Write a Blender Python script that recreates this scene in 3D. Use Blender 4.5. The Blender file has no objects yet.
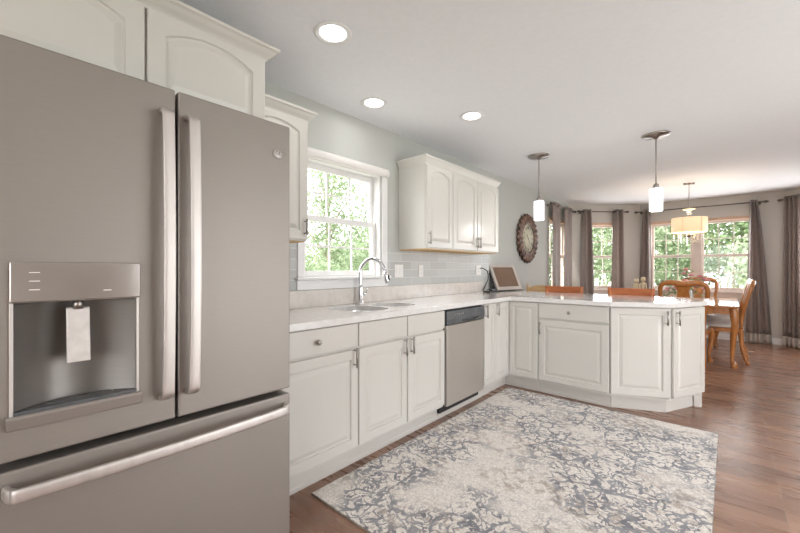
import bpy, bmesh, math, random
import numpy as np
from mathutils import Vector, Matrix
random.seed(7)
PI = math.pi
S = bpy.context.scene
C = S.collection

# ------------------------------------------------------------------ camera
cam_d = bpy.data.cameras.new('camera')
cam_d.sensor_width = 36.0
cam_d.lens = 373.0 / 800.0 * 36.0
cam_d.shift_y = 2.5 / 800.0
cam_d.clip_start = 0.05
cam_d.clip_end = 200
cam = bpy.data.objects.new('camera', cam_d)
cam.location = (2.29, 0.0, 1.204)
cam.rotation_euler = (PI / 2, 0, math.atan(329 / 373.0))
C.objects.link(cam)
S.camera = cam

# ------------------------------------------------------------------ view
S.view_settings.view_transform = 'Standard'
S.view_settings.look = 'None'
S.view_settings.gamma = 1.0
S.view_settings.use_curve_mapping = False
S.view_settings.exposure = -0.2

# ------------------------------------------------------------------ world
W = bpy.data.worlds.new('sky'); S.world = W
W.use_nodes = True
wn = W.node_tree; wn.nodes.clear()
wo = wn.nodes.new('ShaderNodeOutputWorld'); wb = wn.nodes.new('ShaderNodeBackground')
wb.inputs[0].default_value = (0.98, 0.98, 1.0, 1); wb.inputs[1].default_value = 5.0
wn.links.new(wb.outputs[0], wo.inputs[0])

# ------------------------------------------------------------------ sun and daylight
sd = bpy.data.lights.new('sun', 'SUN'); sd.energy = 10.0; sd.angle = math.radians(3); sd.color = (1, .96, .88)
so = bpy.data.objects.new('sun', sd); C.objects.link(so)
so.rotation_euler = (math.radians(38), 0, math.radians(-22))    # shines towards the garden beyond the bay

def area(name, loc, rot, sx, sy, power, col):
    d = bpy.data.lights.new(name, 'AREA'); d.shape = 'RECTANGLE'; d.size = sx; d.size_y = sy
    d.energy = power; d.color = col
    o = bpy.data.objects.new(name, d); C.objects.link(o); o.location = loc; o.rotation_euler = rot
    return o
# daylight entering by the patio door (right) and fill light at an added, unseen rear window
# (tilted up a little: brightens the ceiling like light thrown up by the sunlit ground)
TILT = math.radians(22)
DAY = (.90, .93, 1.0)
area('patio_daylight', (4.5, 2.6, 1.0), (0, PI / 2 + TILT, 0), 1.9, 2.7, 46, DAY)
area('rear_fill_light', (2.6, -2.12, 1.35), (PI / 2 + TILT, 0, 0), 2.6, 1.6, 17, DAY)
area('kitchen_window_daylight', (-0.13, 1.945, 1.55), (0, -PI / 2 - .2, 0), .8, .7, .8, (.93, .98, 1.0))
area('bay_daylight_back', (1.885, 8.62, 1.45), (-PI / 2 - TILT * .3, 0, 0), 1.35, 1.15, 42, DAY)
area('bay_daylight_right', (3.70, 7.98, 1.45), (-PI / 2 - TILT * .3, 0, -PI / 4), 1.2, 1.15, 42, DAY)
area('bay_daylight_left', (.38, 8.08, 1.45), (-PI / 2 - TILT * .3, 0, PI / 4), .5, 1.15, 14, DAY)
CAN_POWER = 1.5

# ================================================================== materials
def new_mat(name):
    m = bpy.data.materials.new(name); m.use_nodes = True
    nt = m.node_tree
    return m, nt, nt.nodes['Principled BSDF']
def setp(b, **k):
    names = {'color': 'Base Color', 'rough': 'Roughness', 'metal': 'Metallic', 'coat': 'Coat Weight', 'emis': 'Emission Color',
             'estr': 'Emission Strength', 'trans': 'Transmission Weight', 'ior': 'IOR', 'alpha': 'Alpha', 'sheen': 'Sheen Weight', 'spec': 'Specular IOR Level', 'coatr': 'Coat Roughness'}
    for a, v in k.items():
        if a in ('color', 'emis') and len(v) == 3: v = (*v, 1)
        b.inputs[names[a]].default_value = v
def N(nt, t, **k):
    n = nt.nodes.new(t)
    for a, v in k.items():
        if a in n.inputs.keys(): n.inputs[a].default_value = v
        else: setattr(n, a, v)
    return n
def L(nt, a, b): nt.links.new(a, b)
def coords(nt, scale=(1, 1, 1), rot=(0, 0, 0), kind='Object'):
    tc = N(nt, 'ShaderNodeTexCoord'); mp = N(nt, 'ShaderNodeMapping')
    mp.inputs['Scale'].default_value = scale; mp.inputs['Rotation'].default_value = rot
    L(nt, tc.outputs[kind], mp.inputs[0]); return mp.outputs[0]
def ramp(nt, fac, stops):
    r = N(nt, 'ShaderNodeValToRGB'); e = r.color_ramp.elements
    while len(e) < len(stops): e.new(.5)
    for i, (p, c) in enumerate(stops):
        e[i].position = p; e[i].color = (*c, 1) if len(c) == 3 else c
    L(nt, fac, r.inputs[0]); return r.outputs[0]
def mixc(nt, f, a, b, mode='MIX'):
    m = N(nt, 'ShaderNodeMix'); m.data_type = 'RGBA'; m.blend_type = mode
    for s, v in ((m.inputs[0], f), (m.inputs[6], a), (m.inputs[7], b)):
        if hasattr(v, 'is_output'): L(nt, v, s)
        elif isinstance(v, (int, float)): s.default_value = v
        else: s.default_value = (*v, 1)
    return m.outputs[2]
def bump(nt, b, h, strength=.2, dist=.01):
    n = N(nt, 'ShaderNodeBump'); n.inputs['Strength'].default_value = strength; n.inputs['Distance'].default_value = dist
    L(nt, h, n.inputs['Height']); L(nt, n.outputs[0], b.inputs['Normal'])
def noisy(name, c1, c2, scale=8, rough=.5, metal=0, bmp=0, detail=4, stretch=(1, 1, 1), **k):
    m, nt, b = new_mat(name)
    v = coords(nt, stretch)
    n = N(nt, 'ShaderNodeTexNoise', Scale=scale, Detail=detail); L(nt, v, n.inputs['Vector'])
    L(nt, ramp(nt, n.outputs[0], [(.3, c1), (.7, c2)]), b.inputs['Base Color'])
    setp(b, rough=rough, metal=metal, **k)
    if bmp: bump(nt, b, n.outputs[0], bmp, .003)
    return m

M = {}
M['cabinet'] = noisy('cabinet_paint', (.66, .638, .592), (.68, .658, .612), 3, .28, 0, 0, coat=.15, coatr=.25)
M['trimwhite'] = noisy('white_trim_paint', (.82, .81, .80), (.85, .84, .83), 3, .4)
M['shade_roll'] = noisy('shade_cassette', (.76, .73, .70), (.80, .77, .74), 5, .6)
M['wall'] = noisy('wall_paint', (.505, .512, .482), (.53, .537, .507), 1.5, .85, 0, .05)
M['wall_warm'] = noisy('wall_paint_dining', (.60, .565, .52), (.625, .59, .545), 1.5, .85, 0, .05)
M['ceiling'] = noisy('ceiling_paint', (.85, .86, .885), (.875, .885, .91), 30, .9, 0, .15)
M['woodtrim'] = noisy('window_wood', (.62, .40, .27), (.72, .50, .36), 6, .5, stretch=(1, 1, .2))
M['beigeframe'] = noisy('beige_frame', (.74, .64, .57), (.80, .70, .63), 4, .5)
M['nickel'] = noisy('brushed_nickel', (.36, .335, .31), (.48, .45, .42), 60, .3, 1, stretch=(1, 1, .1))
M['chrome'] = noisy('chrome', (.70, .70, .72), (.78, .78, .80), 10, .12, 1)
M['steel_sink'] = noisy('sink_steel', (.55, .55, .55), (.68, .68, .68), 40, .28, 1, stretch=(1, .1, 1))
M['handle_steel'] = noisy('handle_steel', (.62, .58, .55), (.72, .68, .65), 30, .5, .85, stretch=(1, 1, .1))
M['black'] = noisy('black_plastic', (.02, .02, .02), (.035, .035, .035), 20, .45)
M['darkgrey'] = noisy('dark_grey_plastic', (.08, .085, .09), (.12, .125, .13), 20, .25)
M['gasket'] = noisy('dark_gasket', (.03, .028, .026), (.045, .04, .038), 20, .7)
M['panelgloss'] = noisy('glossy_panel', (.40, .36, .33), (.50, .46, .43), 4, .12, .6)
M['paddle'] = noisy('paddle_grey', (.62, .58, .55), (.72, .68, .65), 40, .35, .3)
M['silver'] = noisy('silver_frame', (.50, .455, .425), (.60, .55, .51), 10, .35, .4)
M['screen'] = noisy('brown_screen', (.15, .085, .05), (.22, .13, .08), 2, .35)
M['plate'] = noisy('outlet_plastic', (.83, .81, .78), (.86, .84, .81), 10, .4)
M['rod'] = noisy('dark_rod', (.13, .11, .095), (.20, .17, .15), 20, .4, .7)
M['cream'] = noisy('cream_ceramic', (.80, .66, .42), (.90, .80, .60), 25, .45)
M['cushion'] = noisy('cream_cushion', (.74, .70, .63), (.82, .78, .72), 30, .9)
M['lightwood'] = noisy('light_wood', (.62, .40, .18), (.74, .52, .28), 8, .45, stretch=(1, 1, 6))
M['under_edge'] = noisy('raw_wood_edge', (.60, .38, .16), (.70, .48, .24), 12, .6)
M['brick'] = noisy('glassware', (.7, .7, .7), (.8, .8, .8), 5, .2)

def steel(name, c1, c2, rough):
    m, nt, b = new_mat(name)
    v = coords(nt, (1, 1, 60))
    n = N(nt, 'ShaderNodeTexNoise', Scale=14, Detail=3); L(nt, v, n.inputs['Vector'])
    L(nt, ramp(nt, n.outputs[0], [(.3, c1), (.7, c2)]), b.inputs['Base Color'])
    setp(b, rough=rough, metal=.6); bump(nt, b, n.outputs[0], .03, .001)
    return m
M['fridge'] = steel('slate_steel', (.315, .285, .258), (.335, .303, .275), .5)
M['liner'] = steel('dark_dispenser_liner', (.17, .155, .142), (.19, .175, .16), .38)
M['dw'] = steel('dishwasher_steel', (.52, .475, .425), (.56, .515, .465), .3)

def honey():
    m, nt, b = new_mat('honey_wood')
    v = coords(nt, (1, 1, .35))
    n = N(nt, 'ShaderNodeTexNoise', Scale=22, Detail=6, Distortion=1.2); L(nt, v, n.inputs['Vector'])
    L(nt, ramp(nt, n.outputs[0], [(.25, (.36, .125, .03)), (.75, (.58, .24, .065))]), b.inputs['Base Color'])
    setp(b, rough=.25, coat=.4, coatr=.12); return m
M['honey'] = honey()
M['redwood'] = noisy('reddish_wood', (.45, .13, .045), (.66, .25, .09), 20, .5, stretch=(.3, 1, 1))

def glass():
    m = bpy.data.materials.new('window_glass'); m.use_nodes = True; nt = m.node_tree; nt.nodes.clear()
    o = N(nt, 'ShaderNodeOutputMaterial'); t = N(nt, 'ShaderNodeBsdfTransparent'); g = N(nt, 'ShaderNodeBsdfGlossy')
    g.inputs['Roughness'].default_value = .02
    lw = N(nt, 'ShaderNodeLayerWeight', Blend=.5); pw = N(nt, 'ShaderNodeMath', operation='POWER'); pw.inputs[1].default_value = 5
    ma = N(nt, 'ShaderNodeMath', operation='MULTIPLY_ADD'); ma.inputs[1].default_value = .6; ma.inputs[2].default_value = .03; mx = N(nt, 'ShaderNodeMixShader')
    L(nt, lw.outputs['Facing'], pw.inputs[0]); L(nt, pw.outputs[0], ma.inputs[0]); L(nt, ma.outputs[0], mx.inputs[0]); L(nt, t.outputs[0], mx.inputs[1]); L(nt, g.outputs[0], mx.inputs[2]); L(nt, mx.outputs[0], o.inputs[0])
    return m
M['glass'] = glass()
def crystal():
    m, nt, b = new_mat('crystal'); setp(b, color=(.95, .93, .9), rough=.03, trans=.85, ior=1.5); 
    n = N(nt, 'ShaderNodeTexNoise', Scale=30); bump(nt, b, n.outputs[0], .1, .001); return m
M['crystal'] = crystal()

def emit(name, col, strength, base=(.9, .9, .9), scale=3):
    m, nt, b = new_mat(name)
    n = N(nt, 'ShaderNodeTexNoise', Scale=scale); L(nt, coords(nt), n.inputs['Vector'])
    c = ramp(nt, n.outputs[0], [(.2, tuple(x * .93 for x in col)), (.8, col)])
    L(nt, c, b.inputs['Emission Color']); setp(b, color=base, rough=.4, estr=strength); return m
M['lamp_white'] = emit('frosted_lamp_glass', (.98, .96, 1), 1.12)
M['lens'] = emit('downlight_lens', (1, .98, .95), 6)
M['amber'] = emit('cream_lit_shade', (1, .70, .40), .8, (.80, .62, .42), 9)

def floor_mat():
    m, nt, b = new_mat('hand_scraped_wood_floor')
    v = coords(nt)
    br = N(nt, 'ShaderNodeTexBrick'); L(nt, v, br.inputs['Vector'])
    br.offset = .37; br.offset_frequency = 3
    br.inputs['Scale'].default_value = 1.0; br.inputs['Brick Width'].default_value = 1.25; br.inputs['Row Height'].default_value = .127
    br.inputs['Mortar Size'].default_value = .0018; br.inputs['Mortar Smooth'].default_value = .3
    br.inputs['Color1'].default_value = (0, 0, 0, 1); br.inputs['Color2'].default_value = (1, 1, 1, 1); br.inputs['Mortar'].default_value = (.5, .5, .5, 1)
    g = N(nt, 'ShaderNodeTexNoise', Scale=5, Detail=8, Distortion=.25); L(nt, coords(nt, (.6, 4.5, 1)), g.inputs['Vector'])
    big = N(nt, 'ShaderNodeTexNoise', Scale=2.2, Detail=3); L(nt, coords(nt, (.6, 2, 1)), big.inputs['Vector'])
    base = ramp(nt, br.outputs['Color'], [(0, (.17, .088, .058)), (.5, (.27, .145, .092)), (1, (.39, .215, .138))])
    grain = ramp(nt, g.outputs[0], [(.3, (.82, .80, .79)), (.7, (1.13, 1.13, 1.13))])
    c = mixc(nt, 1.0, base, grain, 'MULTIPLY')
    c = mixc(nt, .35, c, ramp(nt, big.outputs[0], [(.3, (.18, .09, .06)), (.7, (.42, .24, .155))]))
    c = mixc(nt, br.outputs['Fac'], c, (.34, .22, .15))
    L(nt, c, b.inputs['Base Color'])
    setp(b, rough=.27, spec=.6)
    L(nt, ramp(nt, g.outputs[0], [(.2, (.22,) * 3), (.8, (.36,) * 3)]), b.inputs['Roughness'])
    ad = N(nt, 'ShaderNodeMath', operation='SUBTRACT'); L(nt, g.outputs[0], ad.inputs[0]); L(nt, br.outputs['Fac'], ad.inputs[1])
    bump(nt, b, ad.outputs[0], .18, .004)
    return m
M['floor'] = floor_mat()

def quartz(name, c1, c2, speck, rough):
    m, nt, b = new_mat(name)
    v = coords(nt)
    n1 = N(nt, 'ShaderNodeTexNoise', Scale=18, Detail=6); L(nt, v, n1.inputs['Vector'])
    vo = N(nt, 'ShaderNodeTexNoise', Scale=160, Detail=2); L(nt, v, vo.inputs['Vector'])
    c = ramp(nt, n1.outputs[0], [(.35, c1), (.65, c2)])
    f = ramp(nt, vo.outputs[0], [(.60, (0, 0, 0)), (.68, (1, 1, 1))])
    c = mixc(nt, f, c, speck)
    L(nt, c, b.inputs['Base Color']); setp(b, rough=rough, coat=.3, coatr=.05); return m
M['quartz'] = quartz('white_quartz', (.79, .765, .74), (.84, .82, .80), (.70, .66, .62), .12)
M['upstand'] = quartz('shaded_white_quartz', (.70, .65, .60), (.78, .74, .69), (.58, .52, .47), .2)  # same white stone as the slab, with its shade put into the colour

def tile_mat():
    m, nt, b = new_mat('glass_subway_tile')
    tc = N(nt, 'ShaderNodeTexCoord'); sp = N(nt, 'ShaderNodeSeparateXYZ'); L(nt, tc.outputs['Object'], sp.inputs[0])
    cb = N(nt, 'ShaderNodeCombineXYZ'); L(nt, sp.outputs[0], cb.inputs[0]); L(nt, sp.outputs[2], cb.inputs[1])
    br = N(nt, 'ShaderNodeTexBrick'); L(nt, cb.outputs[0], br.inputs['Vector'])
    br.inputs['Scale'].default_value = 1; br.inputs['Brick Width'].default_value = .30; br.inputs['Row Height'].default_value = .075
    br.inputs['Mortar Size'].default_value = .0025; br.inputs['Mortar Smooth'].default_value = .1
    br.inputs['Color1'].default_value = (.47, .475, .46, 1); br.inputs['Color2'].default_value = (.55, .555, .54, 1)
    br.inputs['Mortar'].default_value = (.70, .70, .685, 1)
    L(nt, br.outputs['Color'], b.inputs['Base Color']); setp(b, rough=.33, spec=.35)
    inv = N(nt, 'ShaderNodeMath', operation='SUBTRACT'); inv.inputs[0].default_value = 1; L(nt, br.outputs['Fac'], inv.inputs[1])
    bump(nt, b, inv.outputs[0], .5, .002); return m
M['tile'] = tile_mat()

def rug_mat():
    m, nt, b = new_mat('distressed_scroll_rug')
    v = coords(nt)
    wob = N(nt, 'ShaderNodeTexNoise', Scale=9, Detail=2); L(nt, v, wob.inputs['Vector'])
    vm = N(nt, 'ShaderNodeVectorMath', operation='SCALE'); L(nt, wob.outputs['Color'], vm.inputs[0]); vm.inputs['Scale'].default_value = .17
    va = N(nt, 'ShaderNodeVectorMath', operation='ADD'); L(nt, v, va.inputs[0]); L(nt, vm.outputs[0], va.inputs[1])
    def lines(scale, w0, w1):
        vo = N(nt, 'ShaderNodeTexVoronoi', feature='DISTANCE_TO_EDGE', Scale=scale); L(nt, va.outputs[0], vo.inputs['Vector'])
        return ramp(nt, vo.outputs['Distance'], [(w0, (1, 1, 1)), (w1, (0, 0, 0))])
    big = lines(5.2, .035, .055); small = lines(15, .05, .085)
    # curls: rings inside voronoi cells
    vr = N(nt, 'ShaderNodeTexVoronoi', feature='F1', Scale=9); L(nt, va.outputs[0], vr.inputs['Vector'])
    sn = N(nt, 'ShaderNodeMath', operation='SINE'); mu = N(nt, 'ShaderNodeMath', operation='MULTIPLY'); mu.inputs[1].default_value = 24
    L(nt, vr.outputs['Distance'], mu.inputs[0]); L(nt, mu.outputs[0], sn.inputs[0])
    rings = ramp(nt, sn.outputs[0], [(.60, (0, 0, 0)), (.80, (1, 1, 1))])
    def mask(scale, a, bb, sh):
        n = N(nt, 'ShaderNodeTexNoise', Scale=scale, Detail=3)
        mp = N(nt, 'ShaderNodeMapping'); mp.inputs['Location'].default_value = (sh, sh * .7, 0); L(nt, v, mp.inputs[0]); L(nt, mp.outputs[0], n.inputs['Vector'])
        return ramp(nt, n.outputs[0], [(a, (0, 0, 0)), (bb, (1, 1, 1))])
    def mul(a, c): return mixc(nt, 1.0, a, c, 'MULTIPLY')
    def addc(a, c): return mixc(nt, 1.0, a, c, 'LIGHTEN')
    wear = mask(34, .36, .42, 3.3)                         # worn-away pile
    region = mask(1.8, .40, .50, 4.1)
    pat = addc(addc(big, mul(rings, mask(5, .44, .48, 1.7))), mul(small, mask(6, .46, .50, 9.2)))
    pat = mul(mul(pat, wear), region)
    tufts = mul(mask(26, .46, .62, 7.7), mask(3.0, .42, .60, 12.3))
    basec = mixc(nt, tufts, (.82, .775, .72), (.50, .425, .365))
    fine = N(nt, 'ShaderNodeTexNoise', Scale=130, Detail=2); L(nt, v, fine.inputs['Vector'])
    basec = mixc(nt, .8, basec, ramp(nt, fine.outputs[0], [(.35, (.70, .68, .66)), (.65, (1.12, 1.12, 1.12))]), 'MULTIPLY')
    blue = mixc(nt, mask(12, .4, .6, 2.2), (.10, .11, .145), (.24, .24, .265))
    f = N(nt, 'ShaderNodeMath', operation='MULTIPLY'); f.inputs[1].default_value = .85; L(nt, pat, f.inputs[0])
    c = mixc(nt, f.outputs[0], basec, blue)
    L(nt, c, b.inputs['Base Color']); setp(b, rough=.95, sheen=.2)
    bump(nt, b, fine.outputs[0], .4, .004); return m
M['rug'] = rug_mat()
M['rug_edge'] = noisy('rug_binding', (.25, .21, .18), (.40, .35, .30), 90, .95)

def curtain_mat(name, c1, c2):
    m, nt, b = new_mat(name)
    n = N(nt, 'ShaderNodeTexNoise', Scale=90, Detail=3); L(nt, coords(nt, (1, 1, .25)), n.inputs['Vector'])
    L(nt, ramp(nt, n.outputs[0], [(.3, c1), (.7, c2)]), b.inputs['Base Color']); setp(b, rough=.4, sheen=.3)
    tr = N(nt, 'ShaderNodeBsdfTranslucent'); tr.inputs[0].default_value = (*c2, 1)
    mx = N(nt, 'ShaderNodeMixShader'); mx.inputs[0].default_value = .32
    o = nt.nodes['Material Output']; L(nt, b.outputs[0], mx.inputs[1]); L(nt, tr.outputs[0], mx.inputs[2]); L(nt, mx.outputs[0], o.inputs[0])
    return m
M['curtain'] = curtain_mat('taupe_satin', (.28, .225, .20), (.44, .365, .33))
M['hem'] = curtain_mat('cream_hem', (.60, .53, .47), (.74, .67, .60))

def leaf_mat(name, c1, c2):
    m, nt, b = new_mat(name)
    n = N(nt, 'ShaderNodeTexNoise', Scale=2.5, Detail=5); L(nt, coords(nt), n.inputs['Vector'])
    c = ramp(nt, n.outputs[0], [(.3, c1), (.7, c2)])
    L(nt, c, b.inputs['Base Color']); setp(b, rough=.6)
    tr = N(nt, 'ShaderNodeBsdfTranslucent'); L(nt, c, tr.inputs[0])
    mx = N(nt, 'ShaderNodeMixShader'); mx.inputs[0].default_value = .4
    o = nt.nodes['Material Output']; L(nt, b.outputs[0], mx.inputs[1]); L(nt, tr.outputs[0], mx.inputs[2]); L(nt, mx.outputs[0], o.inputs[0])
    return m
M['leaf'] = leaf_mat('fresh_green_leaves', (.20, .28, .15), (.43, .52, .34))
M['leaf_pale'] = leaf_mat('pale_green_leaves', (.36, .46, .29), (.60, .68, .50))
M['leaf_dark'] = leaf_mat('mid_green_leaves', (.17, .28, .12), (.38, .49, .27))
M['bark'] = noisy('bark', (.30, .26, .21), (.46, .40, .33), 12, .9, bmp=.3)
M['grass'] = noisy('lawn_grass', (.24, .26, .19), (.34, .36, .27), 8, .95)
M['pink'] = noisy('pink_petals', (.80, .25, .33), (.95, .60, .62), 20, .6)
M['vase'] = noisy('frosted_vase', (.72, .74, .73), (.82, .84, .83), 6, .2)

# rusty clock
M['rust'] = noisy('rusted_metal', (.05, .03, .022), (.27, .165, .12), 10, .45, .55, .3, detail=8)
M['clockface'] = noisy('aged_cream_face', (.56, .52, .38), (.72, .68, .53), 9, .6)
M['numeral'] = noisy('dark_numerals', (.05, .04, .03), (.09, .07, .06), 9, .6)
M['siding'] = noisy('white_siding', (.7, .7, .68), (.8, .8, .78), 9, .6)

# ================================================================== mesh helpers
class MB:
    def __init__(s): s.v = []; s.f = []; s.sm = []
    def add(s, vs, fs, smooth=False):
        o = len(s.v); s.v += [tuple(v) for v in vs]
        for f in fs: s.f.append([i + o for i in f]); s.sm.append(smooth)
        return s
    def box(s, x0, x1, y0, y1, z0, z1):
        return s.add([(x0, y0, z0), (x1, y0, z0), (x1, y1, z0), (x0, y1, z0), (x0, y0, z1), (x1, y0, z1), (x1, y1, z1), (x0, y1, z1)],
                     [(0, 3, 2, 1), (4, 5, 6, 7), (0, 1, 5, 4), (1, 2, 6, 5), (2, 3, 7, 6), (3, 0, 4, 7)])
    def prism(s, poly, z0, z1):
        n = len(poly)
        return s.add([(x, y, z0) for x, y in poly] + [(x, y, z1) for x, y in poly],
                     [tuple(range(n))[::-1], tuple(range(n, 2 * n))] + [(i, (i + 1) % n, n + (i + 1) % n, n + i) for i in range(n)])
    def extrude_yz(s, prof, x0, x1):                       # closed profile of (y,z), run along x
        n = len(prof)
        return s.add([(x0, y, z) for y, z in prof] + [(x1, y, z) for y, z in prof],
                     [tuple(range(n)), tuple(range(n, 2 * n))[::-1]] + [(i, n + i, n + (i + 1) % n, (i + 1) % n) for i in range(n)])
    def lathe(s, prof, c=(0, 0, 0), n=24, axis='z', smooth=True):
        vs = []; fs = []
        for r, h in prof:
            for k in range(n):
                a = 2 * PI * k / n; x, y = r * math.cos(a), r * math.sin(a)
                p = (x, y, h) if axis == 'z' else ((h, x, y) if axis == 'x' else (x, -h, y))
                vs.append((c[0] + p[0], c[1] + p[1], c[2] + p[2]))
        m = len(prof)
        for j in range(m - 1):
            for k in range(n):
                k2 = (k + 1) % n; fs.append((j * n + k, j * n + k2, (j + 1) * n + k2, (j + 1) * n + k))
        if prof[0][0] > 1e-6: fs.append(tuple(range(n))[::-1])
        if prof[-1][0] > 1e-6: fs.append(tuple(range((m - 1) * n, m * n)))
        return s.add(vs, fs, smooth)
    def tube(s, pts, rad, n=8, flat=None, smooth=True, sq=2.0):    # swept round / elliptical section
        pts = [Vector(p) for p in pts]; m = len(pts)
        if not hasattr(rad, '__len__'): rad = [rad] * m
        up = None; vs = []; fs = []
        for i in range(m):
            t = (pts[min(i + 1, m - 1)] - pts[max(i - 1, 0)]).normalized()
            if up is None:
                r = Vector((0, 0, 1)) if abs(t.z) < .9 else Vector((0, 1, 0))
                up = (r - t * r.dot(t)).normalized()
            else:
                up = (up - t * up.dot(t)).normalized()
            sd_ = t.cross(up)
            r = rad[i]; ru, rs = (r, r) if flat is None else (r * flat[0], r * flat[1])
            for k in range(n):
                a = 2 * PI * (k + .5) / n; sa, ca = math.sin(a), math.cos(a)
                if sq != 2.0: sa = math.copysign(abs(sa) ** (2 / sq), sa); ca = math.copysign(abs(ca) ** (2 / sq), ca)
                vs.append(pts[i] + up * (sa * ru) + sd_ * (ca * rs))
        for j in range(m - 1):
            for k in range(n):
                k2 = (k + 1) % n; fs.append((j * n + k, j * n + k2, (j + 1) * n + k2, (j + 1) * n + k))
        fs.append(tuple(range(n))[::-1]); fs.append(tuple(range((m - 1) * n, m * n)))
        return s.add(vs, fs, smooth)
    def build(s, name, mat, parent=None, bevel=0, seg=2, loc=None, rotz=0, subsurf=0, auto=False):
        me = bpy.data.meshes.new(name); me.from_pydata([tuple(v) for v in s.v], [], s.f)
        me.polygons.foreach_set('use_smooth', [bool(x) for x in s.sm])
        bm = bmesh.new(); bm.from_mesh(me); bmesh.ops.recalc_face_normals(bm, faces=bm.faces); bm.to_mesh(me); bm.free()
        me.materials.append(M[mat] if isinstance(mat, str) else mat)
        o = bpy.data.objects.new(name, me); C.objects.link(o)
        if parent: o.parent = parent
        if loc: o.location = loc
        o.rotation_euler[2] = rotz
        if bevel:
            b = o.modifiers.new('bevel', 'BEVEL'); b.width = bevel; b.segments = seg; b.limit_method = 'ANGLE'; b.angle_limit = math.radians(40)
        if subsurf:
            b = o.modifiers.new('sub', 'SUBSURF'); b.levels = subsurf; b.render_levels = subsurf
        return o
def smooth_path(ctrl, per=6):
    P = [Vector(p) for p in ctrl]; out = []
    for i in range(len(P) - 1):
        p0 = P[max(i - 1, 0)]; p1 = P[i]; p2 = P[i + 1]; p3 = P[min(i + 2, len(P) - 1)]
        for k in range(per):
            t = k / per
            out.append(.5 * ((2 * p1) + (p2 - p0) * t + (2 * p0 - 5 * p1 + 4 * p2 - p3) * t * t + (3 * p1 - p0 - 3 * p2 + p3) * t ** 3))
    out.append(P[-1]); return out
def lerp_list(vals, n):
    out = []; m = len(vals) - 1
    for i in range(n):
        t = i / (n - 1) * m; k = min(int(t), m - 1); out.append(vals[k] + (vals[k + 1] - vals[k]) * (t - k))
    return out
def thing(name, label, cat, loc=(0, 0, 0), rotz=0, group=None):
    o = bpy.data.objects.new(name, None); C.objects.link(o); o.empty_display_size = .1
    o.location = loc; o.rotation_euler = (0, 0, rotz); o['label'] = label; o['category'] = cat
    if group: o['group'] = group
    return o
def tag(o, label, cat, group=None):
    o['label'] = label; o['category'] = cat
    if group: o['group'] = group
    return o
def struct(o): o['kind'] = 'structure'; return o
def copy_tree(o, parent=None):
    c = o.copy(); C.objects.link(c); c.parent = parent
    for ch in [x for x in bpy.data.objects if x.parent == o]: copy_tree(ch, c)
    return c

# ================================================================== room shell
def wall(name, loc, rotz, length, holes, mat, h=2.44, th=.14):
    """interior face at local y=0 looking to -y"""
    xs = sorted({0, length, *[a for q in holes for a in q[:2]]}); zs = sorted({0, h, *[a for q in holes for a in q[2:]]})
    mb = MB()
    def solid(i, j):
        if i < 0 or j < 0 or i >= len(xs) - 1 or j >= len(zs) - 1: return False
        cx = (xs[i] + xs[i + 1]) / 2; cz = (zs[j] + zs[j + 1]) / 2
        return not any(a < cx < b and c_ < cz < d for a, b, c_, d in holes)
    for i in range(len(xs) - 1):
        for j in range(len(zs) - 1):
            if not solid(i, j): continue
            a, b, c_, d = xs[i], xs[i + 1], zs[j], zs[j + 1]
            v = [(a, 0, c_), (b, 0, c_), (b, th, c_), (a, th, c_), (a, 0, d), (b, 0, d), (b, th, d), (a, th, d)]
            f = [(0, 1, 5, 4), (2, 3, 7, 6)]
            if not solid(i - 1, j): f.append((3, 0, 4, 7))
            if not solid(i + 1, j): f.append((1, 2, 6, 5))
            if not solid(i, j - 1): f.append((0, 3, 2, 1))
            if not solid(i, j + 1): f.append((4, 5, 6, 7))
            mb.add(v, f)
    me = bpy.data.meshes.new(name); me.from_pydata(mb.v, [], mb.f)
    bm = bmesh.new(); bm.from_mesh(me); bmesh.ops.remove_doubles(bm, verts=bm.verts, dist=1e-5); bmesh.ops.recalc_face_normals(bm, faces=bm.faces); bm.to_mesh(me); bm.free()
    me.materials.append(M[mat]); o = bpy.data.objects.new(name, me); C.objects.link(o)
    o.location = loc; o.rotation_euler[2] = rotz; return struct(o)

YB = 8.44
RX0, RY0 = 4.6, -2.2
foot = [(0, RY0), (RX0, RY0), (RX0, 6.79), (2.95, YB), (1.003, YB), (0, 7.437)]
def grow(poly, d):                                  # push the outline outwards
    out = []; n = len(poly)
    for i in range(n):
        p0, p1, p2 = (Vector(poly[i - 1]), Vector(poly[i]), Vector(poly[(i + 1) % n]))
        e1 = (p1 - p0).normalized(); e2 = (p2 - p1).normalized()
        n1 = Vector((e1.y, -e1.x)); n2 = Vector((e2.y, -e2.x)); b = (n1 + n2).normalized()
        out.append(tuple(p1 + b * (d / max(.3, b.dot(n1)))))
    return out
struct(MB().prism(grow(foot, .13), -.12, 0).build('floor', 'floor'))
struct(MB().prism(grow(foot, .13), 2.44, 2.6).build('ceiling', 'ceiling'))
# wall_left : world Y = RY0 + local x
K = -RY0
wall('wall_left', (0, RY0, 0), PI / 2, 7.437 + K, [(1.545 + K, 2.345 + K, 1.125, 2.03), (6.40 + K, 7.38 + K, .82, 2.07)], 'wall')
BL = 1.003 * math.sqrt(2)
wall('wall_bay_left', (0, 7.437, 0), PI / 4, BL, [(.45, .99, .82, 2.07)], 'wall_warm')
wall('wall_back', (1.003, YB, 0), 0, 1.947, [(.165, 1.60, .82, 2.07)], 'wall_warm')
wall('wall_bay_right', (2.95, YB, 0), -PI / 4, 1.65 * math.sqrt(2), [(.20, 1.5, .82, 2.07)], 'wall_warm')
wall('wall_right', (RX0, 6.79, 0), -PI / 2, 6.79 - RY0, [(2.8, 5.6, 0.02, 2.1)], 'wall_warm')
wall('wall_front', (RX0, RY0, 0), PI, RX0, [(.6, 3.4, .5, 2.2)], 'wall_warm')

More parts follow.
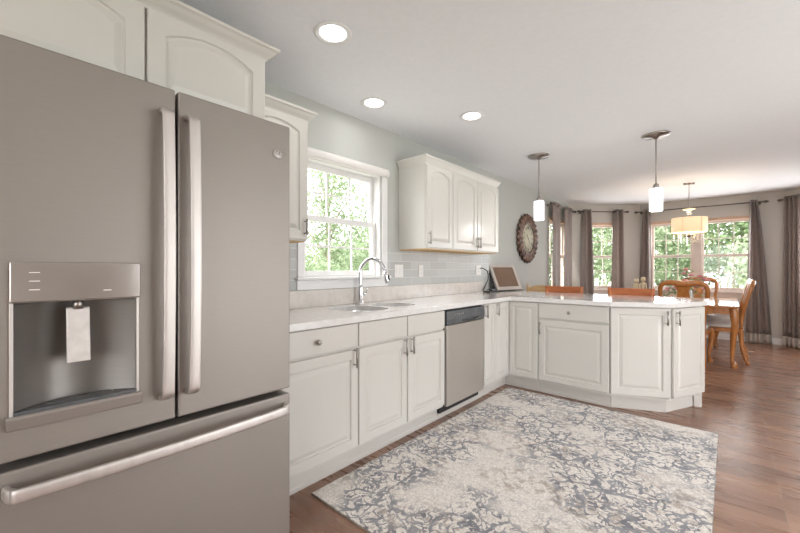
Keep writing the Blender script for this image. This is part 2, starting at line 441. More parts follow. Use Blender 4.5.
def baseboard(name, loc, rotz, a, b):
    o = MB().extrude_yz([(-.002, 0), (-.016, 0), (-.016, .085), (-.010, .10), (-.002, .10)], a, b).build(name, 'trimwhite', loc=loc, rotz=rotz)
    return struct(o)
baseboard('baseboard_left', (0, RY0, 0), PI / 2, 4.5 + K, 7.43 + K)
baseboard('baseboard_bay_left', (0, 7.437, 0), PI / 4, .01, BL - .01)
baseboard('baseboard_back', (1.003, YB, 0), 0, .01, 1.937)
baseboard('baseboard_bay_right', (2.95, YB, 0), -PI / 4, .01, 2.3)
baseboard('baseboard_right', (RX0, 6.79, 0), -PI / 2, .01, 2.75)

# ================================================================== windows
def sash(fr, gl, x0, x1, z0, z1, y, cols, rows, st=.035, rail=.045, mun=.014):
    """one sash in local coords: stiles, rails and muntins into fr, one pane into gl"""
    fr.box(x0, x0 + st, y, y + .03, z0, z1); fr.box(x1 - st, x1, y, y + .03, z0, z1)
    fr.box(x0 + st, x1 - st, y, y + .03, z0, z0 + rail); fr.box(x0 + st, x1 - st, y, y + .03, z1 - rail, z1)
    for i in range(1, cols):
        xc = x0 + st + (x1 - x0 - 2 * st) * i / cols; fr.box(xc - mun / 2, xc + mun / 2, y + .008, y + .022, z0 + rail, z1 - rail)
    for j in range(1, rows):
        zc = z0 + rail + (z1 - z0 - 2 * rail) * j / rows; fr.box(x0 + st, x1 - st, y + .009, y + .021, zc - mun / 2, zc + mun / 2)
    gl.box(x0 + st - .004, x1 - st + .004, y + .013, y + .017, z0 + rail - .004, z1 - rail + .004)
def dh_window(name, loc, rotz, units, z0, z1, meet, mat, cols=3, rows=2, casing=None, trimtop=None, sill=None, inset=.05):
    root = bpy.data.objects.new(name, None); C.objects.link(root); root.location = loc; root.rotation_euler[2] = rotz; struct(root)
    fr = MB(); gl = MB(); X0 = units[0][0]; X1 = units[-1][1]
    e = .004
    for a, b in units:
        sash(fr, gl, a + .02, b - .02, z0 + .02, meet + .02, inset, cols, rows)
        sash(fr, gl, a + .02, b - .02, meet - .02, z1 - .02, inset + .032, cols, rows)
    jb = MB()                                     # jamb liner
    jb.box(X0 + e, X0 + .02, .0, .13, z0 + e, z1 - e); jb.box(X1 - .02, X1 - e, .0, .13, z0 + e, z1 - e)
    jb.box(X0 + .02, X1 - .02, .0, .13, z0 + e, z0 + .02); jb.box(X0 + .02, X1 - .02, .0, .13, z1 - .02, z1 - e)
    for i in range(len(units) - 1): jb.box(units[i][1] - .02, units[i + 1][0] + .02, .005, .13, z0 + .02, z1 - .02)
    jb.build('window_jamb', mat, root, .002)
    fr.build('window_frame', mat, root, .003)
    gl.build('pane', 'glass', root)
    if casing: casing.build('window_casing', mat if trimtop is None else trimtop, root, .004)
    if sill: sill.build('window_sill', mat, root, .006)
    return root
# kitchen window
cs = MB()
cs.box(1.490 + K, 1.545 + K, -.02, -.001, 1.145, 2.03); cs.box(2.345 + K, 2.408 + K, -.02, -.001, 1.145, 2.03)
cs.box(1.490 + K, 2.408 + K, -.02, -.001, 2.03, 2.085)
si = MB(); si.box(1.47 + K, 2.428 + K, -.05, -.001, 1.125, 1.145); si.box(1.483 + K, 2.415 + K, -.022, -.001, 1.052, 1.125)
dh_window('window_1', (0, RY0, 0), PI / 2, [(1.545 + K, 2.345 + K)], 1.125, 2.03, 1.590, 'trimwhite', casing=cs, sill=si)
# dining windows, wooden head trim
def wood_head(a, b, z): return MB().box(a, b, -.012, .04, z - .03, z + .02)
def bay_sill(a, b, z): return MB().box(a - .04, b + .04, -.04, .0, z - .03, z).box(a - .03, b + .03, -.016, 0, z - .10, z - .03)
dh_window('window_2', (0, RY0, 0), PI / 2, [(6.40 + K, 7.38 + K)], .82, 2.07, 1.44, 'beigeframe', sill=bay_sill(6.40 + K, 7.38 + K, .82), casing=wood_head(6.40 + K, 7.38 + K, 2.07), trimtop='woodtrim')
dh_window('window_3', (0, 7.437, 0), PI / 4, [(.45, .99)], .82, 2.07, 1.44, 'beigeframe', 2, 2, sill=bay_sill(.45, .99, .82), casing=wood_head(.45, .99, 2.07), trimtop='woodtrim')
dh_window('window_4', (1.003, YB, 0), 0, [(.165, .82), (.90, 1.60)], .82, 2.07, 1.44, 'beigeframe', sill=bay_sill(.165, 1.60, .82), casing=wood_head(.165, 1.60, 2.07), trimtop='woodtrim')
dh_window('window_5', (2.95, YB, 0), -PI / 4, [(.20, .83), (.87, 1.5)], .82, 2.07, 1.44, 'beigeframe', sill=bay_sill(.20, 1.5, .82), casing=wood_head(.20, 1.5, 2.07), trimtop='woodtrim')
dh_window('added_rear_window', (RX0, RY0, 0), PI, [(.6, 2.0), (2.0, 3.4)], .5, 2.2, 1.35, 'trimwhite', 1, 1)  # unseen window added behind the camera for the rear fill light
# patio door in the right wall: two tall glazed leaves
pd = bpy.data.objects.new('door_1', None); C.objects.link(pd); pd.location = (RX0, 6.79, 0); pd.rotation_euler[2] = -PI / 2; struct(pd)
fr = MB(); gl = MB()
sash(fr, gl, 2.82, 4.22, .03, 2.08, .04, 1, 1, .08, .10); sash(fr, gl, 4.18, 5.58, .03, 2.08, .075, 1, 1, .08, .10)
fr.build('door_frame', 'trimwhite', pd, .003); gl.build('pane', 'glass', pd)

# tiled splashback as part of the left wall's finish
tl = MB()
for a, b, z0, z1 in ((.93, 1.489, 1.051, 1.402), (2.409, 4.30, 1.051, 1.402)): tl.box(a + K, b + K, -.009, -.0005, z0, z1)
struct(tl.build('trim_1', 'tile', loc=(0, RY0, 0), rotz=PI / 2))

# roller shade above kitchen window
rs = thing('roller_shade', 'white rolled-up shade cassette across the top of the kitchen window', 'window shade', (0, 1.4725, 2.045), PI / 2)
prof = [(-.021, -.036), (-.045, -.036), (-.056, -.022), (-.058, 0), (-.054, .018), (-.042, .030), (-.021, .030)]
MB().extrude_yz(prof, .012, .908).build('cassette', 'shade_roll', rs, .004)
for a in (.0, .910): MB().extrude_yz([(y - .002 if y < -.05 else y, z * 1.08) for y, z in prof], a, a + .010).build('end_cap', 'trimwhite', rs, .002)

# ================================================================== cabinet doors
TH = .02
def panel_door(w, h, arch=0, stile=.055, mat='cabinet', name='door', parent=None, x=0, z=0, y=0, flat=False, tst=None):
    """raised-panel front, local face at y-TH, back at y. lower-left corner at x,z"""
    NT = 15
    def ring(ins, dep, ar):
        """dep: y of the ring"""
        x0, x1, z0, z1 = ins, w - ins, ins, h - (ins if tst is None or ins < .03 else ins - stile + tst)
        p = [(x0, z0), (x1, z0), (x1, z1 - ar)]
        for k in range(1, NT):
            t = k / NT; xx = x1 + (x0 - x1) * t; q = 2 * t - 1
            p.append((xx, z1 - ar * (abs(q) ** 2.0)))
        p.append((x0, z1 - ar))
        return [(x + a, y + dep, z + b) for a, b in p]
    if flat:
        rings = [ring(0, 0, 0), ring(0, -TH + .003, 0), ring(.003, -TH, 0)]
    else:
        s = stile
        rings = [ring(0, 0, 0), ring(0, -TH + .004, 0), ring(.004, -TH, 0), ring(s, -TH, arch), ring(s + .004, -TH + .009, arch), ring(s + .011, -TH + .010, arch),
                 ring(s + .034, -TH + .0015, arch * .95), ring(s + .040, -TH + .001, arch * .95)]
    mb = MB(); n = len(rings[0]); vs = [v for r in rings for v in r]; fs = []
    for j in range(len(rings) - 1):
        for k in range(n): fs.append((j * n + k, j * n + (k + 1) % n, (j + 1) * n + (k + 1) % n, (j + 1) * n + k))
    fs.append(tuple(range(n))); fs.append(tuple(range((len(rings) - 1) * n, len(rings) * n)))
    mb.add(vs, fs)
    return mb.build(name, mat, parent)
def bar_pull(parent, x, z, L_=.118, y=-TH, mat='nickel', name='handle', horiz=False):
    mb = MB()
    if horiz:
        mb.tube([(x - L_ / 2, y - .028, z), (x + L_ / 2, y - .028, z)], .0066, 10)
        for q in (-1, 1): mb.tube([(x + q * L_ * .36, y - .001, z), (x + q * L_ * .36, y - .028, z)], .0045, 8)
    else:
        mb.tube([(x, y - .028, z - L_ / 2), (x, y - .028, z + L_ / 2)], .0066, 10)
        for q in (-1, 1): mb.tube([(x, y - .001, z + q * L_ * .36), (x, y - .028, z + q * L_ * .36)], .0045, 8)
    return mb.build(name, mat, parent)
def knob(parent, x, z, y=-TH):
    return MB().lathe([(.006, -.001), (.006, .012), (.015, .016), (.016, .023), (.011, .029), (0.0001, .030)], (x, y, z), 14, 'y').build('knob', 'nickel', parent)
G = .0042     # gap between fronts
CT = .885    # underside of the worktop
def carcass(t, w, d=.59, z0=.115, z1=CT, toe=True, left=0, right=0):
    MB().box(0, w, .0005, d, z0, z1).build('body', 'cabinet', t, .001)
    if toe:
        MB().box(0, w, .06, .075, 0, z0 - .0005).extrude_yz([(.0595, 0), (.052, 0), (.052, .02), (.0595, .028)], 0, w).build('toe_kick', 'cabinet', t)
DZ0, DZ1, WZ0, WZ1 = .137, .722, .737, .877
FX = .593     # body front plane; door faces .613
# 1 drawer + door unit beside the refrigerator
Y1, Y2, Y3, Y4 = .917, 1.525, 2.438, 3.068
t = thing('base_cabinet', 'white base cabinet beside the refrigerator with one knobbed drawer over a wide door', 'base cabinet', (FX, Y1, 0), PI / 2)
w = Y2 - Y1; carcass(t, w)
d = panel_door(w - 2 * G, WZ1 - WZ0, parent=t, name='drawer', x=G, z=WZ0, flat=True); knob(d, w / 2, (WZ0 + WZ1) / 2)
d = panel_door(w - 2 * G, DZ1 - DZ0, parent=t, x=G, z=DZ0); bar_pull(d, w - .038, .678)
# sink unit
t = thing('base_cabinet', 'white base cabinet under the sink with two doors and two plain fronts', 'base cabinet', (FX, Y2, 0), PI / 2)
w = Y3 - Y2; hw = w / 2
MB().box(0, w, .0005, .59, .115, .64).box(0, w, .0005, .018, .64, CT).box(0, .016, .018, .59, .64, CT).box(w - .016, w, .018, .59, .64, CT).build('body', 'cabinet', t, .001)
MB().box(0, w, .06, .075, 0, .1145).extrude_yz([(.0595, 0), (.052, 0), (.052, .02), (.0595, .028)], 0, w).build('toe_kick', 'cabinet', t)
for k in (0, 1):
    panel_door(hw - 2 * G, WZ1 - WZ0, parent=t, name='false_front', x=G + hw * k, z=WZ0, flat=True)
    d = panel_door(hw - 2 * G, DZ1 - DZ0, parent=t, x=G + hw * k, z=DZ0); bar_pull(d, hw + (.038 if k else -.038), .678 if 0 else .70 - .03)
# dishwasher
t = thing('dishwasher', 'stainless steel dishwasher with dark control panel under the worktop', 'dishwasher', (FX, Y3 + .012, 0), PI / 2)
w = Y4 - Y3 - .024
MB().box(0, w, .002, .56, .10, CT - .008).build('tub', 'black', t)
MB().box(.006, w - .006, -.025, .0015, .112, .752).build('door', 'dw', t, .004)
cp = MB().extrude_yz([(.0015, .757), (-.026, .757), (-.034, .80), (-.028, .868), (.0015, .868)], .003, w - .003).build('control_panel', 'darkgrey', t, .004)
MB().tube(smooth_path([(w * .38, -.033, .782), (w * .5, -.041, .772), (w * .68, -.041, .772), (w * .80, -.033, .782)]), .006, 8).build('pocket_handle', 'black', cp)
for k in range(5): MB().lathe([(.007, 0), (.006, .003), (.0001, .0035)], (w * (.18 + .05 * k), -.0335, .835), 10, 'y').build('button', 'nickel', cp)
MB().box(-.004, w + .004, .04, .06, .045, .098).build('toe_panel', 'black', t)
MB().box(-.010, w + .010, .052, .075, 0, .043).build('toe_kick', 'cabinet', t)
# narrow unit
t = thing('base_cabinet', 'narrow white base cabinet right beside the dishwasher with one full-height door', 'base cabinet', (FX, Y4, 0), PI / 2)
w = 3.288 - Y4; carcass(t, w); d = panel_door(w - 2 * G, WZ1 - DZ0, parent=t, x=G, z=DZ0, stile=.04); bar_pull(d, .018, .816)
# corner unit (L-shaped body)
t = thing('corner_cabinet', 'white inside-corner base cabinet with two narrow doors meeting at the corner', 'base cabinet', (0, 3.288, 0), 0)
MB().prism([(.004, 0), (FX, 0), (FX, .31), (.905, .31), (.905, .90), (.004, .90)], .115, CT).build('body', 'cabinet', t, .001)
MB().prism([(.52, 0), (.533, 0), (.533, .372), (.905, .372), (.905, .385), (.52, .385)], 0, .1145).build('toe_kick', 'cabinet', t)
e = bpy.data.objects.new('door', None)
d = panel_door(.288, WZ1 - DZ0, x=0, z=DZ0, stile=.045, parent=t); bar_pull(d, .018, .816); d.location = (FX, .002, 0); d.rotation_euler[2] = PI / 2
d = panel_door(.288, WZ1 - DZ0, x=0, z=DZ0, stile=.045, parent=t); d.location = (FX + .0215, .3095, 0)
# peninsula drawer unit
PX = .908
t = thing('base_cabinet', 'white peninsula base cabinet with a wide knobbed drawer above one broad door', 'base cabinet', (PX, 3.60, 0), 0)
w = .612; carcass(t, w, .57)
d = panel_door(w - 2 * G, WZ1 - WZ0, parent=t, name='drawer', x=G, z=WZ0, flat=True); knob(d, w / 2 - .02, .805)
d = panel_door(w - 2 * G, DZ1 - DZ0 - .006, parent=t, x=G, z=DZ0); bar_pull(d, .022, .64)
# peninsula angled end unit
A = (1.522, 3.600); Bp = (1.936, 3.783); Cp = (2.112, 4.200)
t = thing('end_cabinet', 'white angled end base cabinet of the peninsula with two doors meeting in a point', 'base cabinet', (0, 0, 0), 0)
MB().prism([A, (1.93, 3.788), (2.105, 4.205), (2.12, 4.18)][:0] or [(1.522, 3.601), (1.928, 3.783), (2.112, 4.19), (1.522, 4.19)], .115, CT).build('body', 'cabinet', t, .001)
MB().prism([(1.522, 3.661), (1.893, 3.826), (2.062, 4.19), (1.522, 4.19)], 0, .1145).build('toe_kick', 'cabinet', t)
MB().prism([(2.058, 4.158), (2.104, 4.170), (2.108, 4.19), (2.0625, 4.19)], 0, .1145).build('end_post', 'cabinet', t)
a1 = math.atan2(.182, .406); a2 = math.atan2(.407, .184)
d = panel_door(.440, WZ1 - DZ0, x=0, z=DZ0, parent=t); bar_pull(d, .440 - .03, .80); d.location = (1.524, 3.601, 0); d.rotation_euler[2] = a1
d = panel_door(.440, WZ1 - DZ0, x=0, z=DZ0, parent=t); bar_pull(d, .03, .80); d.location = (1.9345, 3.7835, 0); d.rotation_euler[2] = a2
# back panel of the peninsula (dining side)
tag(MB().box(.91, 2.112, 4.192, 4.205, 0, CT).build('peninsula_panel', 'cabinet'), 'white back panel along the dining side of the peninsula', 'panel')

# ================================================================== worktop
ct = thing('countertop', 'white quartz L-shaped countertop running from refrigerator around to the peninsula tip', 'countertop')
outer = [(.003, .905), (.635, .905), (.635, 3.555), (1.535, 3.555), (1.955, 3.742), (2.150, 4.20), (2.150, 4.53), (2.10, 4.56), (.003, 4.56)]
ZC0, ZC1 = .886, .925
def oval(cx, cy, rx, ry, n=28, p=2.6):
    o_ = []
    for k in range(n):
        a = 2 * PI * k / n; cx_, sx_ = math.cos(a), math.sin(a)
        o_.append((cx + rx * math.copysign(abs(cx_) ** (2 / p), cx_), cy + ry * math.copysign(abs(sx_) ** (2 / p), sx_)))
    return o_
bowls = [oval(.315, 1.795, .205, .185), oval(.305, 2.170, .165, .155)]
def slab_with_holes(name, outer, holes, z0, z1, mat, parent):
    bm = bmesh.new()
    def loop(pts, z):
        vs = [bm.verts.new((x, y, z)) for x, y in pts]
        return vs, [bm.edges.new((vs[i], vs[(i + 1) % len(vs)])) for i in range(len(vs))]
    for z in (z0, z1):
        es = []
        for p in [outer] + holes: es += loop(p, z)[1]
        bmesh.ops.triangle_fill(bm, use_beauty=True, use_dissolve=False, edges=es)
    bm.verts.ensure_lookup_table()
    tot = sum(len(p) for p in [outer] + holes); o_ = 0
    for p in [outer] + holes:
        n = len(p)
        for i in range(n):
            a, b = o_ + i, o_ + (i + 1) % n
            bm.faces.new((bm.verts[a], bm.verts[b], bm.verts[b + tot], bm.verts[a + tot]))
        o_ += n
    bmesh.ops.recalc_face_normals(bm, faces=bm.faces)
    me = bpy.data.meshes.new(name); bm.to_mesh(me); bm.free(); me.materials.append(M[mat])
    o = bpy.data.objects.new(name, me); C.objects.link(o); o.parent = parent
    b = o.modifiers.new('bevel', 'BEVEL'); b.width = .003; b.segments = 2; b.limit_method = 'ANGLE'; b.angle_limit = math.radians(50)
    return o
slab_with_holes('slab', outer, bowls, ZC0, ZC1, 'quartz', ct)
MB().box(.003, .022, .93, 4.12, ZC1 + .0005, 1.050).build('upstand', 'upstand', ct, .002)
# sink
sk = thing('sink', 'double-bowl stainless steel sink set under the worktop', 'sink', (0, 0, 0))
for (cx, cy, rx, ry), nm in (((.315, 1.795, .205, .185), 'a'), ((.305, 2.170, .165, .155), 'b')):
    mb = MB(); vs = []; fs = []; n = 28
    prof = [(1.06, -.001), (1.0, -.001), (.985, -.05), (.95, -.17), (.80, -.195), (.18, -.20)]
    for q, dz in prof:
        for x, y in oval(cx, cy, rx * q, ry * q): vs.append((x, y, ZC0 + dz))
    for j in range(len(prof) - 1):
        for k in range(n): fs.append((j * n + k, j * n + (k + 1) % n, (j + 1) * n + (k + 1) % n, (j + 1) * n + k))
    fs.append(tuple(range((len(prof) - 1) * n, len(prof) * n)))
    mb.add(vs, fs, True)
    b = mb.build('bowl', 'steel_sink', sk); so_ = b.modifiers.new('sol', 'SOLIDIFY'); so_.thickness = .002; so_.offset = 1
    MB().lathe([(.03, .0), (.03, .004), (.018, .003), (.0001, .001)], (cx, cy, ZC0 - .199), 16).build('drain', 'chrome', b)
# faucet
fc = thing('faucet', 'chrome gooseneck pull-down faucet standing behind the sink', 'faucet', (.075, 2.03, ZC1))
MB().lathe([(.028, 0), (.028, .006), (.022, .012), (.021, .09), (.019, .13), (.0135, .16)], (0, 0, 0), 20).build('base', 'chrome', fc)
a = math.radians(-28)
def fp(r, z): return (r * math.cos(a), r * math.sin(a) * -1 * -1, z)
dirx, diry = .82, .57
neck = smooth_path([(0, 0, .14), (0, 0, .235), (.008 * dirx, .008 * diry, .29), (.05 * dirx, .05 * diry, .345), (.105 * dirx, .105 * diry, .36), (.16 * dirx, .16 * diry, .335), (.20 * dirx, .20 * diry, .27)], 7)
MB().tube(neck, .014, 12).build('spout', 'chrome', fc)
hd = MB().tube([(.20 * dirx, .20 * diry, .272), (.208 * dirx, .208 * diry, .235), (.215 * dirx, .215 * diry, .185), (.218 * dirx, .218 * diry, .165)], [.013, .017, .018, .014], 12).build('spray_head', 'chrome', fc)
MB().tube([(.228 * dirx, .228 * diry, .232), (.236 * dirx, .236 * diry, .19)], .006, 8).build('spray_button', 'black', hd)
MB().tube([(0, .018, .075), (.01, .045, .078), (.012, .052, .085)], [.010, .011, .010], 10).tube([(.012, .05, .085), (.03, .062, .13)], [.006, .0045], 8).build('lever', 'chrome', fc)

# ================================================================== wall cabinets
def crown(t, w, z, ext=(0, 0), d=.33, name='crown_moulding', kx=1.0, kz=1.0):
    """profiled moulding along the front (y<=0), returns along exposed ends"""
    prof = [(0, -.012), (-.008, -.012), (-.010, .004), (-.018, .014), (-.034, .030), (-.048, .048), (-.060, .056), (-.062, .072), (0, .072)]
    prof = [(y * kx, zz * kz) for y, zz in prof]
    mb = MB(); n = len(prof)
    # path points: (x,y, outward dir)
    path = []
    if ext[0]: path += [((0, d), (-1, 0))]
    path += [((0, 0), (-1 if ext[0] else 0, -1))]
    path += [((w, 0), (1 if ext[1] else 0, -1))]
    if ext[1]: path += [((w, d), (1, 0))]
    vs = []; fs = []
    for (px_, py_), (dx, dy) in path:
        for y, zz in prof: vs.append((px_ + dx * -y, py_ + dy * -y, z + zz))
    for j in range(len(path) - 1):
        for q in range(n): fs.append((j * n + q, j * n + (q + 1) % n, (j + 1) * n + (q + 1) % n, (j + 1) * n + q))
    fs.append(tuple(range(n))); fs.append(tuple(range((len(path) - 1) * n, len(path) * n)))
    mb.add(vs, fs); return mb.build(name, 'cabinet', t)
# above refrigerator
WX = .61
t = thing('wall_cabinet', 'deep white cabinet above the refrigerator with two arched doors and crown', 'wall cabinet', (WX, -.064, 0), PI / 2)
w = .978; MB().box(0, w, .0005, WX - .004, 1.83, 2.21).build('body', 'cabinet', t, .001)
for k in (0, 1): panel_door(w / 2 - 2 * G, .355, arch=.05, tst=.03, parent=t, x=G + k * w / 2, z=1.845, stile=.06)
crown(t, w, 2.21, (1, 1), .58, kx=.9, kz=.7)
# filler panels flanking the refrigerator
tag(MB().box(.004, WX, -.064, -.046, 0, 1.829).build('side_panel', 'cabinet'), 'white tall end panel on the far left of the refrigerator', 'panel')
# single-door unit left of the window
t = thing('wall_cabinet', 'white single-door wall cabinet between the refrigerator and the kitchen window', 'wall cabinet', (.31, .94, 0), PI / 2)
w = .423; MB().box(0, w, .0005, .306, 1.378, 2.14).build('body', 'cabinet', t, .001)
d = panel_door(w - 2 * G, .728, arch=.04, tst=.032, parent=t, x=G, z=1.385, stile=.058); bar_pull(d, w - .03, 1.46, .1)
crown(t, w, 2.125, (0, 1), .30, kx=.8, kz=.75)
MB().box(.005, w - .005, .02, .30, 1.372, 1.3775).build('bottom_edge', 'under_edge', t)
# right of the window: single + double
t = thing('wall_cabinet', 'white single-door wall cabinet right of the kitchen window, handle at lower left', 'wall cabinet', (.31, 2.575, 0), PI / 2)
w = .408; MB().box(0, w, .0005, .306, 1.385, 2.16).build('body', 'cabinet', t, .001)
d = panel_door(w - 2 * G, .72, arch=.04, tst=.032, parent=t, x=G, z=1.392, stile=.055); bar_pull(d, .022, 1.475, .11)
crown(t, w, 2.125, (1, 0), .30, kx=.62, kz=.92)
MB().box(.002, w - .001, .004, .304, 1.376, 1.3845).build('bottom_edge', 'under_edge', t)
t = thing('wall_cabinet', 'white wall cabinet with a pair of arched doors, nearest the round clock', 'wall cabinet', (.31, 2.9835, 0), PI / 2)
w = .915; MB().box(0, w, .0005, .306, 1.385, 2.16).build('body', 'cabinet', t, .001)
for k in (0, 1):
    d = panel_door(w / 2 - 2 * G, .72, arch=.04, tst=.032, parent=t, x=G + k * w / 2, z=1.392, stile=.055); bar_pull(d, w / 2 + (.022 if k else -.022), 1.475, .11)
crown(t, w, 2.125, (0, 1), .30, kx=.62, kz=.92)
MB().box(.001, w - .002, .004, .304, 1.376, 1.3845).build('bottom_edge', 'under_edge', t)
d = panel_door(.29, .72, parent=t, name='end_door', x=0, z=1.392, stile=.05); d.location = (w + .0005, -.018, 0); d.rotation_euler[2] = PI / 2
bar_pull(d, .014, 1.475, .11)

# ================================================================== refrigerator
FRX = .95; FY0, FY1, FS = .012, .843, .428
rf = thing('refrigerator', 'slate stainless french-door refrigerator with water dispenser and bottom freezer', 'refrigerator', (FRX, FY0, 0), PI / 2)
w = FY1 - FY0; sp = FS - FY0
MB().box(.006, w - .006, .085, FRX - .05, .02, 1.765).build('body', 'gasket', rf, .004)
MB().box(.02, w - .02, .10, .5, 0, .02).build('base', 'black', rf)
# left door with recess
def fridge_door(x0, x1, z0, z1, hole=None, name='door'):
    mb = MB(); th = .07
    if hole is None: mb.box(x0, x1, 0, th, z0, z1)
    else:
        hx0, hx1, hz0, hz1 = hole; xs = [x0, hx0, hx1, x1]; zs = [z0, hz0, hz1, z1]
        vs = [(x, y, z) for y in (0, th) for z in zs for x in xs]; I = lambda i, j, k: k * 16 + j * 4 + i
        fs = []
        for i in range(3):
            for j in range(3):
                fs.append((I(i, j, 1), I(i + 1, j, 1), I(i + 1, j + 1, 1), I(i, j + 1, 1)))
                if (i, j) != (1, 1): fs.append((I(i, j, 0), I(i + 1, j, 0), I(i + 1, j + 1, 0), I(i, j + 1, 0)))
        for i in range(3): fs += [(I(i, 0, 0), I(i + 1, 0, 0), I(i + 1, 0, 1), I(i, 0, 1)), (I(i, 3, 0), I(i + 1, 3, 0), I(i + 1, 3, 1), I(i, 3, 1))]
        for j in range(3): fs += [(I(0, j, 0), I(0, j + 1, 0), I(0, j + 1, 1), I(0, j, 1)), (I(3, j, 0), I(3, j + 1, 0), I(3, j + 1, 1), I(3, j, 1))]
        # recess, curved back
        nb = 33; o_ = len(vs)
        for k in range(nb):
            t_ = k / (nb - 1); xx = hx0 + (hx1 - hx0) * t_; yy = .062 * (1 - abs(2 * t_ - 1) ** 2.2)
            vs += [(xx, yy, hz0), (xx, yy, hz1)]
        for k in range(nb - 1): fs.append((o_ + 2 * k, o_ + 2 * k + 2, o_ + 2 * k + 3, o_ + 2 * k + 1))
        fs.append(tuple(o_ + 2 * k for k in range(nb))); fs.append(tuple(o_ + 2 * k + 1 for k in range(nb)))
        mb.add(vs, fs)
    o = mb.build(name, 'fridge', rf, .006, 3)
    if hole: o.data.materials.append(M['liner'])
    for p_ in o.data.polygons:
        if hole and .0005 < p_.center.y < .0625 and hole[0] <= p_.center.x <= hole[1]: p_.material_index = 1
        if p_.area < .006 and abs(p_.normal.z) < .5 and len(p_.vertices) == 4 and hole and p_.center.y > .0005 and p_.center.y < .0625 and hole[0] < p_.center.x < hole[1]: p_.use_smooth = True
    return o
hole = (.048, .303, .835, 1.118)
ld = fridge_door(0, sp - .004, .722, 1.782, hole)
rd = fridge_door(sp + .004, w, .722, 1.782)
fz = fridge_door(0, w, .115, .700, None, 'freezer_drawer')
MB().box(.01, w - .01, .012, .08, .02, .108).build('toe_grille', 'gasket', rf, .003)
def fr_handle(parent, x):
    pts = smooth_path([(x, -.004, 1.698), (x, -.036, 1.690), (x, -.048, 1.63), (x, -.058, 1.24), (x, -.048, .87), (x, -.036, .812), (x, -.004, .802)], 6)
    return MB().tube(pts, .0165, 20, flat=(.45, 1.0), sq=4.5).build('handle', 'handle_steel', parent)
fr_handle(ld, sp - .038); fr_handle(rd, sp + .037)
pts = smooth_path([(.035, -.004, .652), (.045, -.036, .652), (.09, -.048, .652), (w / 2, -.060, .652), (w - .09, -.048, .652), (w - .035, -.036, .652), (w - .025, -.004, .652)], 6)
MB().tube(pts, .0175, 20, flat=(1.0, .5), sq=3.5).build('handle', 'handle_steel', fz)
# dispenser
dp = MB().box(.040, .315, -.010, -.0005, 1.120, 1.222).build('dispenser_panel', 'panelgloss', ld, .003)
for k in range(3): MB().box(.075, .095, -.0112, -.0101, 1.150 + k * .022, 1.152 + k * .022).build('indicator_mark', 'plate', dp)
MB().box(.225, .243, -.0112, -.0101, 1.143, 1.1455).build('indicator_mark', 'plate', dp)
for a_ in (.040, .3035): MB().box(a_, a_ + .0075, -.008, -.0005, .822, 1.119).build('dispenser_trim', 'handle_steel', ld, .002)
mb = MB(); arc = [(.048 + .255 * k / 12, .004 + .052 * (1 - abs(2 * k / 12 - 1) ** 2.2)) for k in range(13)]
mb.prism([(.048, -.012), (.303, -.012)] + arc[::-1], .8355, .846)
mb.build('drip_tray', 'darkgrey', ld, .001)
MB().extrude_yz([(-.0005, .800), (-.014, .802), (-.018, .832), (-.014, .838), (-.0005, .8345)], .034, .317).build('tray_lip', 'fridge', ld, .002)
MB().extrude_yz([(.018, 1.100), (.010, 1.096), (-.004, .950), (.004, .950)], .148, .198).build('paddle', 'paddle', ld, .002)
MB().lathe([(.012, 0), (.012, .02), (.007, .024)], (.173, .012, 1.094), 12).build('nozzle', 'nickel', ld)
# round maker's badge
bd = MB().lathe([(.0185, .0005), (.0185, .003), (.0170, .004), (.0001, .004)], (.775, 0, 1.660), 24, 'y').build('badge', 'handle_steel', rd)
def script_ring():
    mb = MB()
    mb.tube([(.775 + .0115 * math.cos(2 * PI * k / 20), -.0042, 1.660 + .0115 * math.sin(2 * PI * k / 20)) for k in range(21)], .0006, 5)
    mb.tube(smooth_path([(.7745, -.0044, 1.665), (.7700, -.0044, 1.666), (.7675, -.0044, 1.660), (.7700, -.0044, 1.6545), (.7740, -.0044, 1.656), (.7740, -.0044, 1.660), (.7715, -.0044, 1.660)], 4), .0007, 5)
    mb.tube(smooth_path([(.7825, -.0044, 1.664), (.7785, -.0044, 1.666), (.7775, -.0044, 1.662), (.7805, -.0044, 1.6605), (.7772, -.0044, 1.659), (.7780, -.0044, 1.655), (.7830, -.0044, 1.656)], 4), .0007, 5)
    return mb
sr = script_ring(); sr.v = [(.775 + (x - .775) * 1.25, y, 1.66 + (z - 1.66) * 1.25) for x, y, z in sr.v]; sr.build('emblem', 'gasket', bd)

# ================================================================== wall plates
def plate(y, z, w, h, kind, label, cat):
    t = thing('wall_switch' if kind == 'switch' else 'wall_outlet', label, cat, (.0095, y, z), PI / 2)
    MB().box(-w / 2, w / 2, -.007, 0, -h / 2, h / 2).build('plate', 'plate', t, .003)
    if kind == 'switch':
        for q in (-.023, .023): MB().box(q - .016, q + .016, -.011, -.0071, -.033, .033).build('rocker', 'trimwhite', t, .002)
    else:
        for q in (-.02, .02):
            r = MB().box(-.016, .016, -.010, -.0071, q - .014, q + .014).build('socket', 'trimwhite', t, .003)
            for s_ in (-.006, .006): MB().box(s_ - .001, s_ + .001, -.0105, -.0101, q - .004, q + .005).build('slot', 'black', r)
    return t
plate(2.565, 1.185, .118, .118, 'switch', 'white double switch plate on the tile nearest the faucet', 'light switch')
plate(2.892, 1.183, .072, .118, 'outlet', 'white single outlet on tile below the single-door cabinet', 'outlet')
plate(4.02, 1.19, .118, .118, 'outlet', 'white outlet plate with a black cord plugged in, near the small screen', 'outlet')

